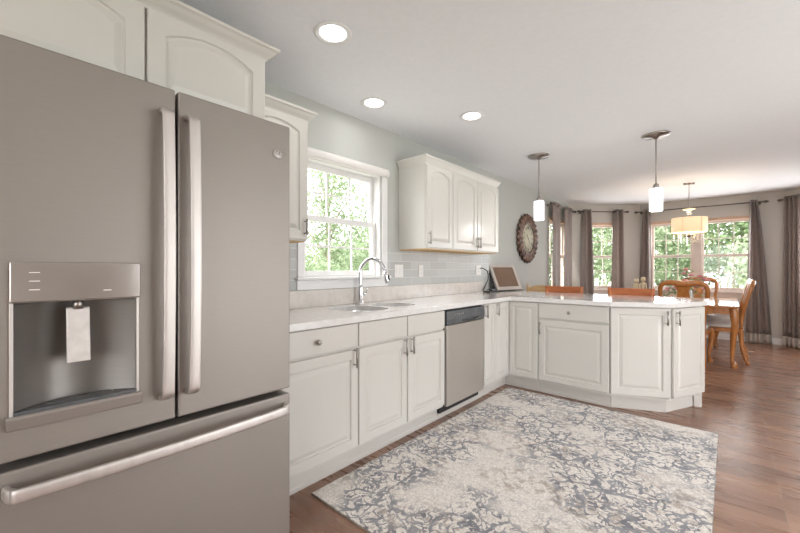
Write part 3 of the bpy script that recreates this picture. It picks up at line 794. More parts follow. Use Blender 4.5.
# small framed screen on the counter
fs_ = thing('digital_photo_frame', 'small silver-framed screen leaning back on the counter corner', 'screen', (.20, 4.50, ZC1 + .003), math.radians(75))
ti = math.radians(-24)
def tilt(mb):
    mb.v = [(x, y * math.cos(ti) - z * math.sin(ti), y * math.sin(ti) + z * math.cos(ti) + .012) for x, y, z in mb.v]; return mb
fw, fh, bz = .47, .35, .045
mb = MB(); mb.box(-fw / 2, fw / 2, 0, .02, 0, bz).box(-fw / 2, fw / 2, 0, .02, fh - bz * .8, fh).box(-fw / 2, -fw / 2 + bz, 0, .02, bz, fh - bz * .8).box(fw / 2 - bz, fw / 2, 0, .02, bz, fh - bz * .8)
tilt(mb).build('bezel', 'silver', fs_, .002)
tilt(MB().box(-fw / 2 + bz, fw / 2 - bz, .006, .018, bz, fh - bz * .8)).build('display', 'screen', fs_)
tilt(MB().box(-fw / 2 - .010, fw / 2 - .004, .0205, .045, .004, fh - .004)).build('back_shell', 'black', fs_, .004)
MB().box(-fw / 2 + .03, fw / 2 - .03, -.03, .17, 0, .010).build('foot', 'black', fs_, .003)
ch = thing('charging_dock', 'black cable dock lying beside the small screen', 'charger', (.15, 4.08, ZC1 + .0008), math.radians(80))
MB().box(-.09, .09, -.05, .05, 0, .014).build('tray', 'black', ch, .004)
MB().tube(smooth_path([(-.08, 0, .02), (-.02, .03, .035), (.04, -.02, .03), (.08, .02, .045), (.09, .04, .02)]), .005, 6).build('cable_loop', 'black', ch)
MB().box(-.02, .05, -.03, .02, .0145, .04).build('adapter', 'darkgrey', ch, .003)
cd = MB().tube(smooth_path([(.021, 4.04, 1.21), (.05, 4.06, 1.212), (.075, 4.13, 1.17), (.07, 4.15, 1.08), (.06, 4.10, 1.0), (.05, 4.06, .945)], 7), .006, 8)
tag(cd.build('power_cord', 'black'), 'black power cord hanging from the outlet down to the counter', 'cord')

# ================================================================== wall clock
ck = thing('wall_clock', 'large round rusted-metal wall clock with a scalloped rim and cream face', 'clock', (.004, 5.455, 1.66), PI / 2)
mb = MB(); nseg = 144; flutes = 24; vs = []; fs = []
prof = [(.205, .030), (.222, .046), (.245, .040), (.300, .030), (.345, .038), (1, .030), (1, .012), (.24, 0)]
for j, (r, h) in enumerate(prof):
    for k in range(nseg):
        a = 2 * PI * k / nseg; fl = abs(math.sin(a * flutes / 2)); 
        rr = r; hh = h
        if r == 1: rr = .345 + .034 * (1 - fl)
        if .23 < r and j < 6: hh = h + .030 * (fl - .5) * min(1, (rr - .22) / .08)
        vs.append((rr * math.cos(a), -hh, rr * math.sin(a)))
n = nseg
for j in range(len(prof) - 1):
    for k in range(n): fs.append((j * n + k, j * n + (k + 1) % n, (j + 1) * n + (k + 1) % n, (j + 1) * n + k))
fs.append(tuple(range((len(prof) - 1) * n, len(prof) * n)))
mb.add(vs, fs, True); mb.build('rim', 'rust', ck)
fc_ = MB().lathe([(.206, .004), (.206, .030), (.0001, .031)], (0, 0, 0), 64, 'y').build('face', 'clockface', ck)
def text_mesh(txt, size, parent, mat, M4, name='numeral'):
    cu = bpy.data.curves.new(name, 'FONT'); cu.body = txt; cu.size = size; cu.align_x = 'CENTER'; cu.align_y = 'CENTER'; cu.extrude = .0006
    to = bpy.data.objects.new('tmp', cu); C.objects.link(to); bpy.context.view_layer.update()
    me = bpy.data.meshes.new_from_object(to.evaluated_get(bpy.context.evaluated_depsgraph_get()))
    bpy.data.objects.remove(to); me.transform(M4); me.materials.clear(); me.materials.append(M[mat])
    o = bpy.data.objects.new(name, me); C.objects.link(o); o.parent = parent; return o
for i, rm in enumerate(['XII', 'I', 'II', 'III', 'IIII', 'V', 'VI', 'VII', 'VIII', 'IX', 'X', 'XI']):
    a = PI / 2 - i * PI / 6
    mt = Matrix.Translation((.160 * math.cos(a), -.0325, .160 * math.sin(a))) @ Matrix.Rotation(PI / 2, 4, 'X') @ Matrix.Rotation(a - PI / 2, 4, 'Z') @ Matrix.Scale(1.25, 4, (0, 1, 0))
    text_mesh(rm, .055, fc_, 'numeral', mt)
for ang, ln, wd in ((math.radians(130), .085, .005), (math.radians(-48), .13, .004)):
    MB().tube([(-.02 * math.cos(ang), -.0345, -.02 * math.sin(ang)), (ln * .6 * math.cos(ang), -.0345, ln * .6 * math.sin(ang)), (ln * math.cos(ang), -.0345, ln * math.sin(ang))], [wd, wd * 1.3, .001], 6, flat=(1, .4)).build('hand', 'numeral', ck)
MB().lathe([(.009, .030), (.008, .037), (.0001, .038)], (0, 0, 0), 14, 'y').build('hub', 'numeral', ck)

# ================================================================== rug
rg = thing('area_rug', 'large cream and blue-grey distressed scroll-pattern rug on the kitchen floor', 'rug', (.622, 1.178, .001))
rw, rl = 1.612, 2.370
def rugmesh(ins, z0, z1):
    poly = []; random.seed(3)
    nn = 40
    for k in range(nn): poly.append((ins + (rw - 2 * ins) * k / nn, ins + random.uniform(-.0015, .0015)))
    for k in range(nn): poly.append((rw - ins + random.uniform(-.0015, .0015), ins + (rl - 2 * ins) * k / nn))
    for k in range(nn): poly.append((rw - ins - (rw - 2 * ins) * k / nn, rl - ins + random.uniform(-.0015, .0015)))
    for k in range(nn): poly.append((ins + random.uniform(-.0015, .0015), rl - ins - (rl - 2 * ins) * k / nn))
    return MB().prism(poly, z0, z1)
rugmesh(0, 0, .006).build('binding', 'rug_edge', rg)
rugmesh(.003, .0062, .011).build('pile', 'rug', rg)

# ================================================================== lamps
def point(name, loc, e, r, col, parent=None):
    d = bpy.data.lights.new(name, 'POINT'); d.energy = e; d.shadow_soft_size = r; d.color = col
    o = bpy.data.objects.new(name, d); C.objects.link(o); o.location = loc
    if parent: o.parent = parent
    return o
def downlight(x, y, label, cat='ceiling light', first=[None]):
    if first[0] is None:
        t = thing('recessed_light', label, cat, (x, y, 2.44), 0, 'recessed lights in the kitchen ceiling')
        MB().lathe([(.098, 0), (.098, -.004), (.088, -.007), (.072, -.003), (.070, -.0005)], (0, 0, 0), 40).build('trim_ring', 'trimwhite', t)
        MB().lathe([(.0695, -.001), (.0695, -.0022), (.0001, -.0024)], (0, 0, 0), 32).build('lens', 'lens', t)
        d = bpy.data.lights.new('downlight', 'AREA'); d.shape = 'DISK'; d.size = .13; d.energy = CAN_POWER; d.color = (1, .985, .98)
        o = bpy.data.objects.new('downlight', d); C.objects.link(o); o.parent = t; o.location = (0, 0, -.012)
        first[0] = t
    else:
        t = copy_tree(first[0]); t.location = (x, y, 2.44); t['label'] = label
    return t
downlight(.733, 1.235, 'round recessed light in the ceiling nearest the refrigerator')
downlight(.308, 1.955, 'round recessed light in the ceiling in front of the kitchen window')
downlight(.733, 2.645, 'round recessed light in the ceiling furthest from the refrigerator')
for x, y in ((2.2, -.9), (3.6, .6), (3.6, 2.65)):  # out-of-view ceiling lights added to brighten the room
    downlight(x, y, 'unseen recessed light added in the kitchen ceiling to brighten the room')

def pendant(x, y, label):
    t = thing('pendant_lamp', label, 'pendant lamp', (x, y, 2.44), 0, 'glass pendants above the peninsula')
    MB().lathe([(.115, 0), (.115, -.006), (.108, -.014), (.03, -.022), (.012, -.04), (.0001, -.042)], (0, 0, 0), 36).build('canopy', 'nickel', t)
    MB().tube([(0, 0, -.03), (0, 0, -.465)], .005, 10).build('rod', 'nickel', t)
    MB().lathe([(.008, -.445), (.022, -.460), (.026, -.492), (.0001, -.493)], (0, 0, 0), 20).build('socket_cap', 'nickel', t)
    MB().lathe([(.0001, -.4945), (.050, -.4945), (.054, -.499), (.054, -.698), (.050, -.7025), (.0001, -.703)], (0, 0, 0), 28).build('lamp_shade', 'lamp_white', t)
    point('pendant_glow', (0, 0, -.76), 4, .05, (1, .96, .92), t)
    return t
pendant(.731, 4.065, 'cylindrical white glass pendant lamp nearest the wall clock')
pendant(1.785, 4.142, 'cylindrical white glass pendant lamp nearest the chandelier')

# chandelier
chd = thing('chandelier', 'cream drum-shade chandelier with hanging crystals above the dining table', 'chandelier', (1.859, 6.768, 2.44))
mb = MB().lathe([(.02, 0), (.02, -.02), (.006, -.03)], (0, 0, 0), 16)
for q in (-1, 1): mb.tube([(0, 0, -.018), (q * .03, q * .012, -.016), (q * .06, q * .02, -.010)], [.006, .010, .018], 8)
mb.build('canopy', 'nickel', chd)
MB().tube([(0, 0, -.02), (0, 0, -.38)], .005, 8).build('stem', 'nickel', chd)
MB().lathe([(.008, -.355), (.075, -.372), (.080, -.380), (.03, -.392), (.010, -.40)], (0, 0, 0), 24).build('bobeche', 'cream', chd)
MB().lathe([(.0001, -.398), (.022, -.405), (.032, -.425), (.022, -.447), (.0001, -.452)], (0, 0, 0), 16).build('crystal_ball', 'crystal', chd)
g = MB().lathe([(.206, -.505), (.210, -.508), (.210, -.708), (.206, -.711)], (0, 0, 0), 40); g.f = [f for f in g.f if len(f) == 4]; g.sm = g.sm[:len(g.f)]
shd = g.build('lamp_shade', 'amber', chd); s_ = shd.modifiers.new('s', 'SOLIDIFY'); s_.thickness = .003
for k in range(6):
    a = 2 * PI * k / 6 + .25; MB().tube([(.2115 * math.cos(a), .2115 * math.sin(a), -.503), (.2115 * math.cos(a), .2115 * math.sin(a), -.713)], .0025, 6).build('shade_rib', 'nickel', shd)
mb = MB()
for k in range(3):
    a = 2 * PI * k / 3; mb.tube([(0, 0, -.50), (.205 * math.cos(a), .205 * math.sin(a), -.50)], .003, 6)
mb.tube([(0, 0, -.45), (0, 0, -.76)], .006, 8); mb.build('spider', 'nickel', chd)
MB().lathe([(.0001, -.745), (.07, -.750), (.075, -.758), (.03, -.775), (.0001, -.79)], (0, 0, 0), 20).build('finial_plate', 'rod', chd)
for k in range(14):
    a = 2 * PI * k / 14; r = .175 if k % 2 else .10; z0 = -.725
    mb = MB().tube([(r * math.cos(a), r * math.sin(a), -.70), (r * math.cos(a), r * math.sin(a), z0 - .02)], .0015, 5)
    for q in range(3 if k % 2 else 4):
        zc = z0 - .028 - q * .032; mb.lathe([(.0001, .013), (.016, 0), (.0001, -.013)], (r * math.cos(a), r * math.sin(a), zc), 6, smooth=False)
    mb.build('crystal_strand', 'crystal', chd)
for k in range(3):
    a = 2 * PI * k / 3 + .5; point('chandelier_bulb', (-.0 + .10 * math.cos(a), -.0 + .10 * math.sin(a), -.60), 3.5, .03, (1, .80, .55), chd)

# ================================================================== curtains
def rod(label, loc, rotz, length):
    t = thing('curtain_rod', label, 'curtain rod', loc, rotz)
    MB().tube([(0, 0, 0), (length, 0, 0)], .0095, 10).build('pole', 'rod', t)
    for q, x in ((-1, 0), (1, length)):
        MB().lathe([(.0001, q * .075), (.006, q * .070), (.020, q * .045), (.022, q * .035), (.012, q * .012), (.014, 0), (.0001, q * -.001)], (x, 0, 0), 12, 'x').build('finial', 'rod', t)
    for x in (.035, length - .035):
        MB().tube([(x, 0, -.012), (x, .075, -.014)], .006, 8).lathe([(.022, 0), (.022, -.006), (.0001, -.007)], (x, .082, -.014), 12, 'y').build('bracket', 'rod', t)
    return t
def curtain(label, loc, rotz, xt0, xt1, xb0, xb1, folds, ztop=2.33, zrod=2.29, amp=.030, seed=1, cx=None):
    """panel hanging from rod line local y=0; z absolute"""
    t = thing('window_curtain', label, 'curtain', loc, rotz, 'grommet curtain panels in the dining bay')
    rnd = random.Random(seed); zb = .012; hemz = .16
    nx = folds * 10 + 1
    ph = [rnd.uniform(-.5, .5) for _ in range(6)]
    def pt(u, z):
        s_ = 1 - (z - zb) / (ztop - zb); s2 = s_ ** .8
        a = xt0 + (xt1 - xt0) * u; b = xb0 + (xb1 - xb0) * (u + .03 * math.sin(5 * u + ph[0]))
        x = a + (b - a) * s2
        A = amp * (1 - .25 * s_) 
        y = A * math.cos(2 * PI * folds * u) * (1 + .25 * math.sin(3 * u * PI + ph[1]) * s_) + .012 * s_ * math.sin(6 * u + ph[2] + 2 * s_)
        x += .006 * math.sin(4 * PI * folds * u + ph[3]) * s_
        return (x, y, z)
    def sheet(z0, z1, nz):
        mb = MB(); vs = []; fs = []
        for j in range(nz + 1):
            for i in range(nx): vs.append(pt(i / (nx - 1), z0 + (z1 - z0) * j / nz))
        for j in range(nz):
            for i in range(nx - 1): fs.append((j * nx + i, j * nx + i + 1, (j + 1) * nx + i + 1, (j + 1) * nx + i))
        return mb.add(vs, fs, True)
    for nm, mat, z0, z1, nz in (('drape', 'curtain', hemz, ztop, 22), ('hem', 'hem', zb, hemz - .001, 3)):
        o = sheet(z0, z1, nz).build(nm, mat, t); s_ = o.modifiers.new('s', 'SOLIDIFY'); s_.thickness = .003
    # grommets where the cloth crosses the rod
    for k in range(folds * 2):
        u = (k + .5) / (folds * 2); x = xt0 + (xt1 - xt0) * u
        mb = MB().lathe([(.018, -.003), (.026, -.004), (.026, .004), (.018, .003)], (x, 0, zrod), 14, 'x'); mb.f = [f for f in mb.f if len(f) == 4]; mb.sm = mb.sm[:len(mb.f)]
        n_ = 14; o_ = 0; mb.f += [(3 * n_ + q, 3 * n_ + (q + 1) % n_, (q + 1) % n_, q) for q in range(n_)]; mb.sm += [True] * n_
        mb.build('grommet', 'nickel', t)
    return t
ZR = 2.287
# left-wall window (rod at x=.1)
rod('dark curtain rod over the side window next to the clock', (.1, 6.27, ZR), PI / 2, 1.20)
curtain('taupe curtain panel nearest the wall clock', (.1, 0, 0), PI / 2, 6.36, 6.73, 6.36, 6.72, 2, seed=2, amp=.016)
curtain('taupe curtain panel second from the wall clock', (.1, 0, 0), PI / 2, 6.95, 7.36, 6.94, 7.34, 2, seed=3, amp=.016)
# angled left bay: local origin on rod line
q = math.sqrt(2)
o45 = (.168, 7.478, 0)
rod('short dark curtain rod over the narrow angled window', (.168 + .03, 7.478 + .03, ZR), PI / 4, .88)
curtain('taupe curtain panel left of the narrow angled window', o45, PI / 4, .10, .27, .035, .365, 2, seed=4, amp=.036)
curtain('taupe curtain panel right of the narrow angled window', o45, PI / 4, .70, .90, .645, .955, 2, seed=5, amp=.036)
rod('long dark curtain rod over the wide double window', (.995, 8.35, ZR), 0, 1.70)
curtain('taupe curtain panel left of the wide double window', (0, 8.35, 0), 0, 1.06, 1.18, .97, 1.23, 2, amp=.036, seed=6)
curtain('taupe curtain panel with wide flared hem right of the double window', (0, 8.35, 0), 0, 2.545, 2.64, 2.50, 2.82, 3, seed=7, amp=.036)
rod('dark curtain rod over the window at the right edge of the photo', (2.915, 8.345, ZR), -PI / 4, 1.75)
curtain('taupe curtain panel at the far right edge of the photo', (2.893, 8.367, 0), -PI / 4, .055, .30, .02, .32, 4, seed=8)

# ================================================================== dining furniture
def dining_chair(label, loc, rotz):
    """front towards local +y, seat centre at origin"""
    t = thing('dining_chair', label, 'chair', loc, rotz, 'queen anne dining chairs around the table')
    H = 'honey'
    MB().prism([(-.25, .23), (.25, .23), (.265, .20), (.205, -.215), (-.205, -.215), (-.265, .20)], .395, .445).build('seat_frame', H, t, .006)
    cu = MB(); n = 24; vs = []; fs = []
    prof = [(.90, .446), (.97, .455), (.97, .472), (.88, .492), (.5, .502), (.02, .505)]
    ol = oval(0, .01, .25, .215, n, 4)
    for s_, z in prof:
        for x, y in ol: vs.append((x * s_ * (1 - .18 * (.22 - y) / .43), y * s_, z))
    for j in range(len(prof) - 1):
        for k in range(n): fs.append((j * n + k, j * n + (k + 1) % n, (j + 1) * n + (k + 1) % n, (j + 1) * n + k))
    fs.append(tuple(range(n))); fs.append(tuple(range((len(prof) - 1) * n, len(prof) * n)))
    cu.add(vs, fs, True).build('seat', 'cushion', t)
    for s_ in (-1, 1):   # cabriole front
        p = smooth_path([(s_ * .235, .205, .42), (s_ * .258, .228, .35), (s_ * .252, .222, .25), (s_ * .232, .205, .13), (s_ * .232, .207, .06), (s_ * .240, .222, .028), (s_ * .242, .226, .002)], 5)
        MB().tube(p, lerp_list([.034, .038, .029, .021, .017, .028, .028], len(p)), 10).build('leg', H, t)
        p = smooth_path([(s_ * .19, -.205, .44), (s_ * .19, -.208, .30), (s_ * .192, -.225, .14), (s_ * .196, -.275, .0)], 5)
        MB().tube(p, lerp_list([.026, .026, .023, .022], len(p)), 8, flat=(1, 1.1)).build('leg', H, t)
    # backrest hoop
    R = [(-.19, -.205, .44), (-.195, -.212, .58), (-.218, -.245, .76), (-.235, -.285, .92), (-.215, -.310, 1.005), (-.14, -.318, 1.035), (-.06, -.315, 1.025), (0, -.314, 1.018)]
    ctrl = R + [(-x, y, z) for x, y, z in R[-2::-1]]
    p = smooth_path(ctrl, 4)
    MB().tube(p, lerp_list([.026, .025, .025, .027, .031, .036, .042, .046, .042, .036, .031, .027, .025, .025, .026], len(p)), 10, flat=(.8, .9)).build('back_frame', H, t)
    # vase splat
    prof = [(.0, .044), (.12, .048), (.25, .030), (.40, .036), (.55, .052), (.70, .066), (.85, .058), (1, .085)]
    vs = []; fs = []
    for f_, hw_ in prof:
        z = .45 + f_ * .565; y = -.206 - .105 * f_ ** 1.6
        vs += [(-hw_, y - .006, z), (hw_, y - .006, z), (hw_, y + .006, z), (-hw_, y + .006, z)]
    m_ = len(prof)
    for j in range(m_ - 1):
        for k in range(4): fs.append((j * 4 + k, j * 4 + (k + 1) % 4, (j + 1) * 4 + (k + 1) % 4, (j + 1) * 4 + k))
    fs += [(0, 1, 2, 3), tuple(range(4 * m_ - 4, 4 * m_))]
    MB().add(vs, fs).build('splat', H, t, .002)
    return t
dining_chair('honey wood dining chair with rounded back turned to the peninsula', (1.865, 6.06, 0), 0)
dining_chair('honey wood dining chair on the far side of the table by the wide window', (1.90, 7.80, 0), PI)
dining_chair('honey wood dining chair at the right side of the table, nearer one', (2.20, 6.60, 0), PI / 2)
dining_chair('honey wood dining chair at the right side of the table, farther one', (2.20, 7.20, 0), PI / 2)

tb = thing('dining_table', 'honey wood dining table with cabriole legs and glossy glass-covered top', 'table', (1.835, 6.87, 0))
tw, tlh = 1.10, 1.72
top = []
for sx, sy in ((1, 1), (-1, 1), (-1, -1), (1, -1)):
    for k in range(5):
        a = {(1, 1): 0, (-1, 1): PI / 2, (-1, -1): PI, (1, -1): 1.5 * PI}[(sx, sy)] + k * PI / 8
        top.append((sx * (tw / 2 - .06) + .06 * math.cos(a), sy * (tlh / 2 - .06) + .06 * math.sin(a)))
MB().prism(top, .728, .752).build('tabletop', 'honey', tb, .006)
gt = MB().prism([(x * .995, y * .995) for x, y in top], .7525, .758); 
gm, gnt, gb = new_mat('glass_top'); setp(gb, color=(.45, .25, .11), rough=.08, coat=.4, coatr=.05, spec=.5)
gn = N(gnt, 'ShaderNodeTexNoise', Scale=3); L(gnt, ramp(gnt, gn.outputs[0], [(.3, (.40, .21, .09)), (.7, (.50, .28, .12))]), gb.inputs['Base Color'])
M['glass_top'] = gm; gt.build('glass_cover', 'glass_top', tb)
def apron(x0, x1, y):
    n = 16; poly = []
    for k in range(n + 1):
        u = k / n; z = .655 + .018 * math.cos(4 * PI * u) - (.02 if u < .08 or u > .92 else 0); poly.append((y, z, x0 + (x1 - x0) * u))
    vs = []; fs = []
    for yy in (y - .01, y + .01):
        vs += [(p[2], yy, p[1]) for p in poly] + [(p[2], yy, .7275) for p in poly]
    m_ = n + 1
    for k in range(n):
        fs += [(k, k + 1, m_ + k + 1, m_ + k), (2 * m_ + k, 2 * m_ + k + 1, 3 * m_ + k + 1, 3 * m_ + k), (k, k + 1, 2 * m_ + k + 1, 2 * m_ + k), (m_ + k, m_ + k + 1, 3 * m_ + k + 1, 3 * m_ + k)]
    fs += [(0, m_, 3 * m_, 2 * m_), (n, m_ + n, 3 * m_ + n, 2 * m_ + n)]
    return MB().add(vs, fs)
ax, ay = tw / 2 - .055, tlh / 2 - .08
for s_ in (-1, 1):
    apron(-ax + .03, ax - .03, s_ * ay).build('apron', 'honey', tb)
    mb = apron(-ay + .03, ay - .03, 0); mb.v = [(s_ * ax - y, x, z) for x, y, z in mb.v]; mb.build('apron', 'honey', tb)
    for s2 in (-1, 1):
        p = smooth_path([(s_ * ax, s2 * ay, .727), (s_ * (ax + .01), s2 * (ay + .01), .62), (s_ * (ax + .012), s2 * (ay + .012), .50), (s_ * (ax - .005), s2 * (ay - .005), .25), (s_ * (ax - .008), s2 * (ay - .008), .09), (s_ * (ax + .005), s2 * (ay + .01), .04), (s_ * (ax + .005), s2 * (ay + .01), .001)], 5)
        MB().tube(p, lerp_list([.042, .045, .036, .024, .019, .034, .032], len(p)), 10).build('leg', 'honey', tb)

# flowers on the table
fl = thing('flower_arrangement', 'pink roses and green leaves in a frosted vase on the dining table', 'flowers', (1.83, 6.74, .7588))
MB().lathe([(.05, 0), (.06, .01), (.075, .07), (.06, .14), (.035, .19), (.045, .22), (.040, .22), (.03, .19)], (0, 0, 0), 20).build('vase', 'vase', fl)
rnd = random.Random(5)
heads = []
for k in range(15):
    a = 2 * PI * k / 15 + rnd.uniform(-.2, .2); r = rnd.uniform(.10, .28); z = .10 + rnd.uniform(0, .20) + (.25 - r) * .5
    heads.append((r * math.cos(a), r * math.sin(a) * .8, z))
heads += [(.0, .0, .42), (-.03, .03, .36), (.05, -.04, .34)]
st = MB(); lf = MB()
for h_ in heads:
    st.tube(smooth_path([(0, 0, .20), (h_[0] * .4, h_[1] * .4, max(h_[2], .26) * .98), h_], 4), .003, 5)
    for _ in range(9):
        c0 = Vector(h_) + Vector((rnd.uniform(-.06, .06), rnd.uniform(-.06, .06), rnd.uniform(-.09, .02))); d0 = Vector((rnd.uniform(-1, 1), rnd.uniform(-1, 1), rnd.uniform(-.6, .8))).normalized(); s0 = d0.cross(Vector((0, 0, 1))).normalized()
        up = d0.cross(s0) * .006
        lf.add([c0, c0 + d0 * .03 + s0 * .022 + up, c0 + d0 * .085, c0 + d0 * .03 - s0 * .016 + up], [(0, 1, 2), (0, 2, 3)])
st.build('stems', 'leaf_dark', fl); lf.build('foliage', 'leaf_dark', fl)
for h_ in heads:
    mb = MB()
    for lay, (nn, rr, tlt) in enumerate(((6, .052, .25), (5, .040, .9), (3, .024, 1.4))):
        for k in range(nn):
            a = 2 * PI * k / nn + lay * .5; ct_, st_ = math.cos(tlt), math.sin(tlt)
            d0 = Vector((math.cos(a) * ct_, math.sin(a) * ct_, st_)); s0 = Vector((-math.sin(a), math.cos(a), 0)); c0 = Vector(h_)
            mb.add([c0, c0 + d0 * rr * .6 + s0 * rr * .5, c0 + d0 * rr * 1.1 + s0 * rr * .25 + Vector((0, 0, .004)), c0 + d0 * rr * 1.1 - s0 * rr * .25 + Vector((0, 0, .004)), c0 + d0 * rr * .6 - s0 * rr * .5], [(0, 1, 2, 3, 4)], True)
    mb.build('rose', 'pink', fl)

# cream figurines on the table corner
def figurine(loc, h, label, rot):
    t = thing('figurine', label, 'figurine', loc, rot)
    MB().lathe([(.030, 0), (.033, .01), (.022, .03), (.016, h * .45), (.018, h * .66), (.016, h * .78)], (0, 0, 0), 16).build('body', 'cream', t)
    MB().lathe([(.0001, h), (.022, h * .985), (.030, h * .93), (.030, h * .87), (.018, h * .80), (.0001, h * .78)], (0, 0, 0), 16).build('head', 'cream', t)
    for s_ in (-1, 1): MB().tube(smooth_path([(s_ * .018, 0, h * .74), (s_ * .032, .004, h * .70), (s_ * .037, 0, h * .50), (s_ * .034, -.005, h * .30)]), lerp_list([.011, .010, .009, .010], 19), 8).build('arm', 'cream', t)
    return t
figurine((1.395, 6.12, .7588), .335, 'tall cream figurine on the dining table, right of the pair', .3)
figurine((1.32, 6.10, .7588), .315, 'shorter cream figurine on the dining table, left of the pair', -.2)

# counter stools
def stool(label, loc, rotz, mat='redwood', bw=.225, rounded=False):
    t = thing('counter_stool', label, 'stool', loc, rotz, 'counter stools behind the peninsula')
    MB().box(-.19, .19, -.19, .19, .62, .655).build('seat', mat, t, .012, 3)
    for s_ in (-1, 1):
        MB().tube([(s_ * .165, -.165, .62), (s_ * .19, -.19, 0)], .018, 8).build('leg', mat, t)
        MB().tube([(s_ * .165, .165, .62), (s_ * .19, .20, 0)], .018, 8).build('leg', mat, t)
        MB().tube(smooth_path([(s_ * .17, .172, .62), (s_ * .185, .185, .78), (s_ * (bw - .016), .225, .985)], 5), .016, 8).build('post', mat, t)
        MB().tube([(s_ * .18, -.18, .26), (s_ * .18, .19, .26)], .011, 8).build('rung', mat, t)
    for y, z in ((-.183, .20), (.188, .34)): MB().tube([(-.18, y, z), (.18, y, z)], .011, 8).build('rung', mat, t)
    n = 18; vs = []; fs = []
    for k in range(n + 1):
        u = k / n * 2 - 1; x = u * bw; y = .222 + .02 * (1 - u * u)
        zt = .988 + (.010 if abs(u) > .9 else 0) if not rounded else .90 + .075 * math.sqrt(max(0, 1 - u * u))
        zb_ = .865 if not rounded else .86
        vs += [(x, y - .012, zb_), (x, y + .012, zb_), (x, y + .012, zt), (x, y - .012, zt)]
    for k in range(n):
        for j in range(4): fs.append((k * 4 + j, k * 4 + (j + 1) % 4, (k + 1) * 4 + (j + 1) % 4, (k + 1) * 4 + j))
    fs += [(0, 1, 2, 3), tuple(range(4 * n, 4 * n + 4))]
    MB().add(vs, fs).build('backrest', mat, t, .003)
    return t
stool('reddish wooden counter stool behind the middle of the peninsula', (.748, 4.78 - .225 + .045, 0), 0)
stool('reddish wooden counter stool behind the peninsula, nearest the dining table', (1.465, 4.78 - .225 + .045, 0), 0)
stool('pale yellow wooden counter stool with a rounded back, nearest the wall', (.335, 5.02, 0), .1, 'lightwood', .20, True)

# ================================================================== garden
struct(MB().box(-40, 30, -20, 50, -.62, -.5).build('lawn', 'grass'))
def foliage(name, blobs, count, size, mat, parent, seed):
    r = np.random.default_rng(seed)
    w_ = np.array([b[3] * b[4] * b[5] for b in blobs]) ** .8; w_ /= w_.sum()
    idx = r.choice(len(blobs), count, p=w_); B = np.array(blobs)[idx]
    d = r.normal(size=(count, 3)); d /= np.linalg.norm(d, axis=1)[:, None]
    rad = r.uniform(.45, 1.05, size=(count, 1)) ** .6
    cpt = B[:, :3] + d * rad * B[:, 3:6] + r.normal(size=(count, 3)) * .06
    a = r.normal(size=(count, 3)); a /= np.linalg.norm(a, axis=1)[:, None]
    b_ = np.cross(a, r.normal(size=(count, 3))); b_ /= np.linalg.norm(b_, axis=1)[:, None]
    sz = size * r.uniform(.6, 1.35, size=(count, 1))
    v = np.stack([cpt - a * sz, cpt + b_ * sz * .5, cpt + a * sz, cpt - b_ * sz * .5], axis=1).reshape(-1, 3)
    me = bpy.data.meshes.new(name); me.vertices.add(count * 4); me.loops.add(count * 4); me.polygons.add(count)
    me.vertices.foreach_set('co', v.ravel()); me.loops.foreach_set('vertex_index', np.arange(count * 4, dtype=np.int32))
    me.polygons.foreach_set('loop_start', np.arange(0, count * 4, 4, dtype=np.int32))
    me.update(calc_edges=True); me.validate(); me.materials.append(M[mat])
    o = bpy.data.objects.new(name, me); C.objects.link(o); o.parent = parent; return o
def tree(label, loc, h, r, mat, seed, count=5200, size=.13, low=.28, group='trees beyond the windows'):
    t = thing('tree', label, 'tree', (*loc, -.5), 0, None); rd = random.Random(seed)
    p = smooth_path([(0, 0, 0), (.06, .03, h * .25), (-.05, .05, h * .5), (.03, 0, h * .8)], 4)
    mb = MB().tube(p, lerp_list([h * .018, h * .014, h * .010, h * .004], len(p)), 8)
    blobs = []
    for k in range(13):
        z = h * (low + (1 - low) * (k + .5) / 13); f_ = math.sin(PI * min(1, .22 + .8 * (k + .5) / 13)); a = rd.uniform(0, 2 * PI); rr = r * f_ * rd.uniform(.25, .6)
        bx, by = rr * math.cos(a), rr * math.sin(a); blobs.append((bx, by, z, r * f_ * .55 + .2, r * f_ * .55 + .2, h * .10 + .15))
        mb.tube(smooth_path([(0, 0, z * .72), (bx * .5, by * .5, z * .9), (bx, by, z)], 3), lerp_list([h * .006, h * .004, h * .002], 7), 5)
    mb.build('trunk', 'bark', t)
    foliage('crown', blobs, count, size, mat, t, seed); return t
def shrub(label, loc, rx, ry, h, mat, seed, count=9000, size=.045):
    t = thing('shrub', label, 'shrub', (*loc, -.5)); rd = random.Random(seed); mb = MB(); blobs = []
    for k in range(9):
        x = rd.uniform(-.6, .6) * rx; y = rd.uniform(-.6, .6) * ry; z = h * rd.uniform(.35, .8)
        blobs.append((x, y, z, rx * .4, ry * .4, h * .26)); mb.tube([(x * .3, y * .3, 0), (x, y, z)], .02, 5)
    mb.build('branches', 'bark', t); foliage('foliage', blobs, count, size, mat, t, seed); return t
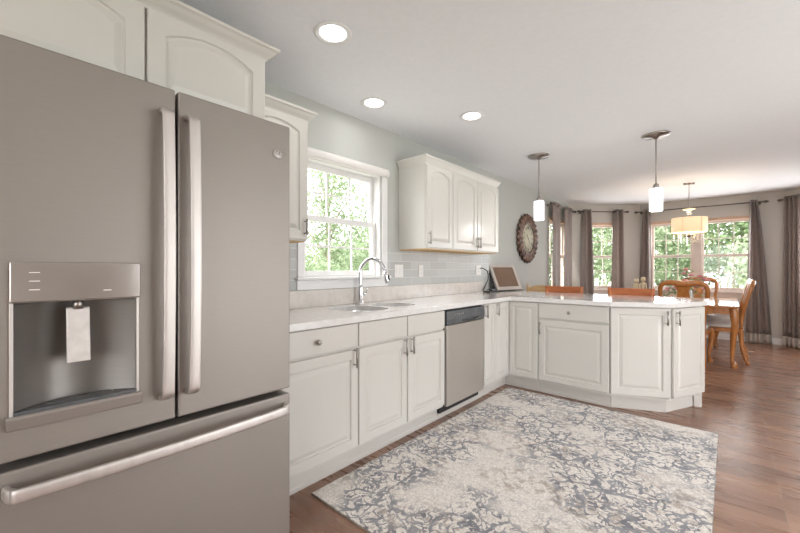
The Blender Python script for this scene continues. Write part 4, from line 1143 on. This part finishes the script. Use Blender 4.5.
# seen through the kitchen window (looking towards -x,+y)
tree('slender pale green tree seen through the left half of the kitchen window', (-5.0, 5.6), 5.6, 1.3, 'leaf', 11, 9000, .045, .22)
tree('airy green tree seen through the right half of the kitchen window', (-6.2, 9.2), 5.0, 1.3, 'leaf', 12, 9000, .05, .22)
shrub('low spreading green shrub below the left part of the kitchen window view', (-4.2, 4.1), 1.3, 1.2, 2.0, 'leaf', 13)
shrub('low spreading green shrub below the right part of the kitchen window view', (-4.6, 7.1), 1.5, 1.3, 2.1, 'leaf_pale', 14)
shrub('tall dense green hedge shrub far behind the kitchen window', (-10.5, 11.5), 3.4, 3.4, 2.9, 'leaf', 15, 10000, .07)
# beyond the bay
tree('dense green tree beyond the left pane of the wide window', (.2, 12.6), 6.5, 1.9, 'leaf', 21, 16000, .062, .08)
tree('dense green tree beyond the middle of the wide window', (2.6, 14.5), 7.5, 2.3, 'leaf_dark', 22, 16000, .068, .08)
tree('pale green tree beyond the right pane of the wide window', (3.9, 12.2), 6.0, 1.8, 'leaf_pale', 23, 15000, .062, .08)
tree('green tree beyond the narrow angled window', (-2.6, 12.2), 6.2, 1.8, 'leaf', 24, 14000, .062, .08)
tree('green tree beyond the side window next to the clock', (-4.8, 10.6), 5.5, 1.5, 'leaf_pale', 25, 8000, .07, .10)
tree('green tree beyond the window at the right edge of the photo', (6.6, 11.8), 6.0, 1.9, 'leaf', 26, 10000, .065, .08)
tree('tall tree in the far background behind the wide window', (-.6, 17.5), 9, 3.0, 'leaf_pale', 27, 14000, .10, .08)
fnc = thing('garden_fence', 'white picket fence in the garden beyond the wide window', 'fence', (1.2, 11.2, -.5))
for k in range(26):
    x = -1.5 + k * .2; MB().prism([(x - .03, -.01), (x + .03, -.01), (x + .03, .01), (x - .03, .01)], .02, 1.35).build('picket', 'siding', fnc)
for z in (.3, 1.1): MB().box(-1.6, 3.6, .012, .04, z, z + .07).build('rail', 'siding', fnc)
for x in (-1.62, 1.0, 3.62): MB().box(x - .045, x + .045, .0, .09, 0, 1.45).build('post', 'siding', fnc, .005)
